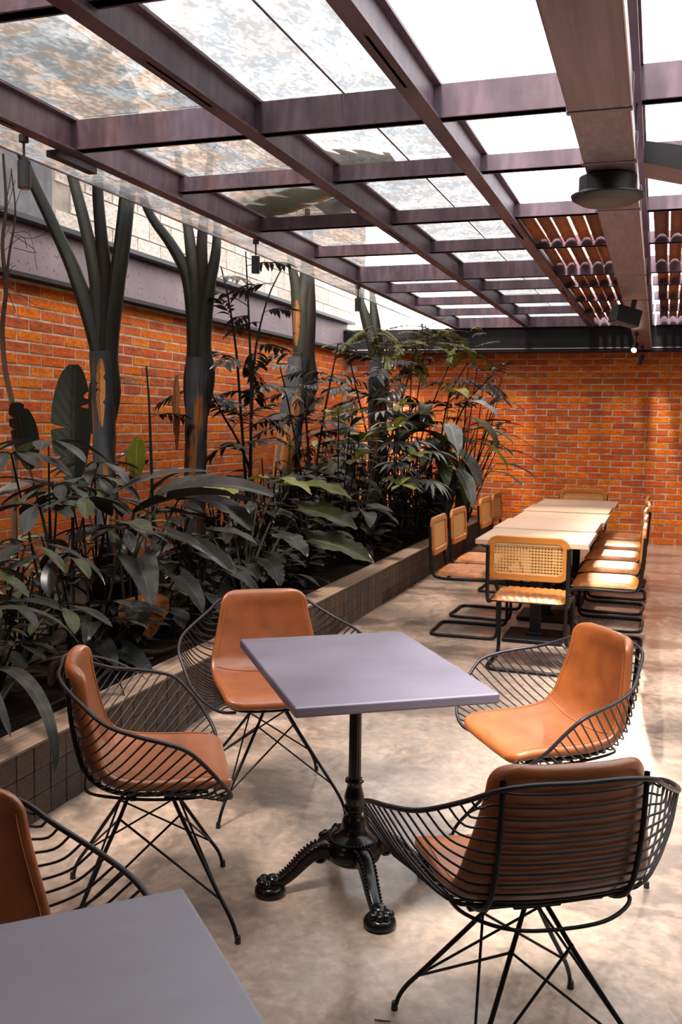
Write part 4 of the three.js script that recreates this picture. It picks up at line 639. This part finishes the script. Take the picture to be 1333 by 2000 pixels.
// ---- filler shrubs through the bed
const fillNames = [['shade_shrub', 'dark leafy shrub filling the shaded bed', 'broad'], ['shade_shrub', 'dark leafy shrub filling the shaded bed', 'lance'], ['shade_shrub', 'dark leafy shrub filling the shaded bed', 'heart'], ['shade_shrub', 'dark leafy shrub filling the shaded bed', 'obov']];
const landmarks = [[-3.2, 'near the strap leaved plants'], [-4.0, 'under the umbrella shrubs'], [-4.7, 'beside the grey heart leaves'], [-5.4, 'near the first palm trunk'], [-6.2, 'around the scalloped elephant ear'], [-7.0, 'near the second palm trunk'], [-7.7, 'under the bamboo palm canes'], [-8.6, 'beside the olive rosettes'], [-9.4, 'near the dark leaning trunk'], [-10.2, 'below the silvery fan palm'], [-11.2, 'near the pale grey trunk'], [-12.2, 'at the back brick wall']];
for (let i = 0; i < 58; i++) {
  const z = -3.0 - (i / 57) * 9.7 + rr(-0.15, 0.15), far = smooth(-5, -11, z), col = i % 3, x = col === 0 ? rr(-2.82, -2.62) : col === 1 ? rr(-3.3, -2.9) : rr(-3.9, -3.4), h = lerp(0.55, 1.05, far) * (col === 0 ? 0.62 : 1) * rr(0.8, 1.2);
  const [nm, , kind] = fillNames[i % 4], near = landmarks.reduce((a, b) => Math.abs(b[0] - z) < Math.abs(a[0] - z) ? b : a)[1];
  const lb = `${{ broad: 'oval leaved', lance: 'narrow leaved', heart: 'heart leaved', obov: 'round tipped' }[kind]} dark shrub ${['at the planter edge', 'mid bed', 'by the brick wall'][col]} ${near}`;
  const base = [x, 0.26, z], leaves = [], n = 22;
  for (let k = 0; k < n; k++) { const a = rr(0, 6.283), r = rr(0.04, 0.26) * (0.6 + 0.5 * h); leaves.push([x + Math.sin(a) * r, 0.26 + h * Math.sqrt(rr(0.04, 1)), z + Math.cos(a) * r, a + rr(-0.4, 0.4), rr(-0.3, 0.4), rr(0.5, 1.0) * lerp(0.75, 1, far), kind, rnd() < 0.13 ? LM.moss : rnd() < 0.22 ? LM.slate : LM.dark, rr(-0.3, 0.3)]); }
  clump(nm, lb, base, leaves, 'dark shrubs filling the bed', stemDark);
}
// ---- ground: strap leaves over the planter edge, dry leaf, roots
clump('strap_leaf_plant', 'strap leaved plant hanging long grey blades over the planter wall', [-2.55, 0.27, -3.15], [[-2.5, 0.55, -3.12, 1.2, 0.3, 0.9, 'strap', LM.slate], [-2.5, 0.5, -3.3, 1.9, 0.5, 0.8, 'strap', LM.dark], [-2.52, 0.55, -3.0, 0.6, 0.6, 1, 'strap', LM.dark], [-2.55, 0.5, -3.4, 2.4, 0.4, 0.9, 'strap', LM.slate], [-2.6, 0.5, -3.2, -1, 0.7, 0.9, 'strap', LM.dark]], 'strap leaved plants');
clump('strap_leaf_plant', 'strap leaved plant with a wide dark blade at the edge of the view', [-2.5, 0.27, -2.75], [[-2.4, 0.78, -2.92, 1.2, -0.9, 0.9, 'strap', LM.dark], [-2.42, 0.7, -2.85, 1.5, -0.7, 0.9, 'strap', LM.dark], [-2.5, 0.6, -2.9, 1.0, 0.4, 0.9, 'strap', LM.dark], [-2.55, 0.75, -2.95, 2.2, 0.6, 0.9, 'strap', LM.dark]], 'strap leaved plants');
{
  const d = plantAt('dry_leaf', 'large curled dry brown leaf lying on the bed', [-2.6, 0.42, -4.45]); leaf(d, leafGeo({ L: 0.26, W: 0.27, shape: 'ovate', fold: 0.25, droop: 0.4, wave: 0.06, nL: 20, nW: 8 }), LM.dry, [-0.02, 0.2, -0.02], 0.7, -0.75, 1, 0.3); stalk(d, [-0.05, 0.0, -0.12], [-0.02, 0.2, -0.02], 0.004, barkM, 0.02);
  const r = plantAt('surface_root', 'brown surface root curling over the soil', [-2.5, 0.3, -4.2], 'surface roots'); part('root', taper([[-0.3, 0, 0.4], [-0.1, 0.04, 0.2], [0, 0.07, 0.0], [0.0, 0.02, -0.25], [0.05, 0.03, -0.5]], [0.012, 0.018, 0.016, 0.014, 0.01], 24, 7), barkM, r); part('root', taper([[-0.2, 0, -0.2], [-0.05, 0.05, -0.1], [0.06, 0.04, 0.1]], [0.01, 0.014, 0.008], 14, 6), barkM, r);
  const q = plantAt('surface_root', 'pale thin runner lying along the planter edge', [-2.46, 0.31, -3.8], 'surface roots'); part('root', taper([[-0.02, 0, 0.35], [0.02, 0.03, 0.1], [-0.02, 0.04, -0.15], [0.03, 0.03, -0.45]], [0.007, 0.009, 0.008, 0.005], 20, 6), stemM, q);
}

renderer.render(scene, camera);
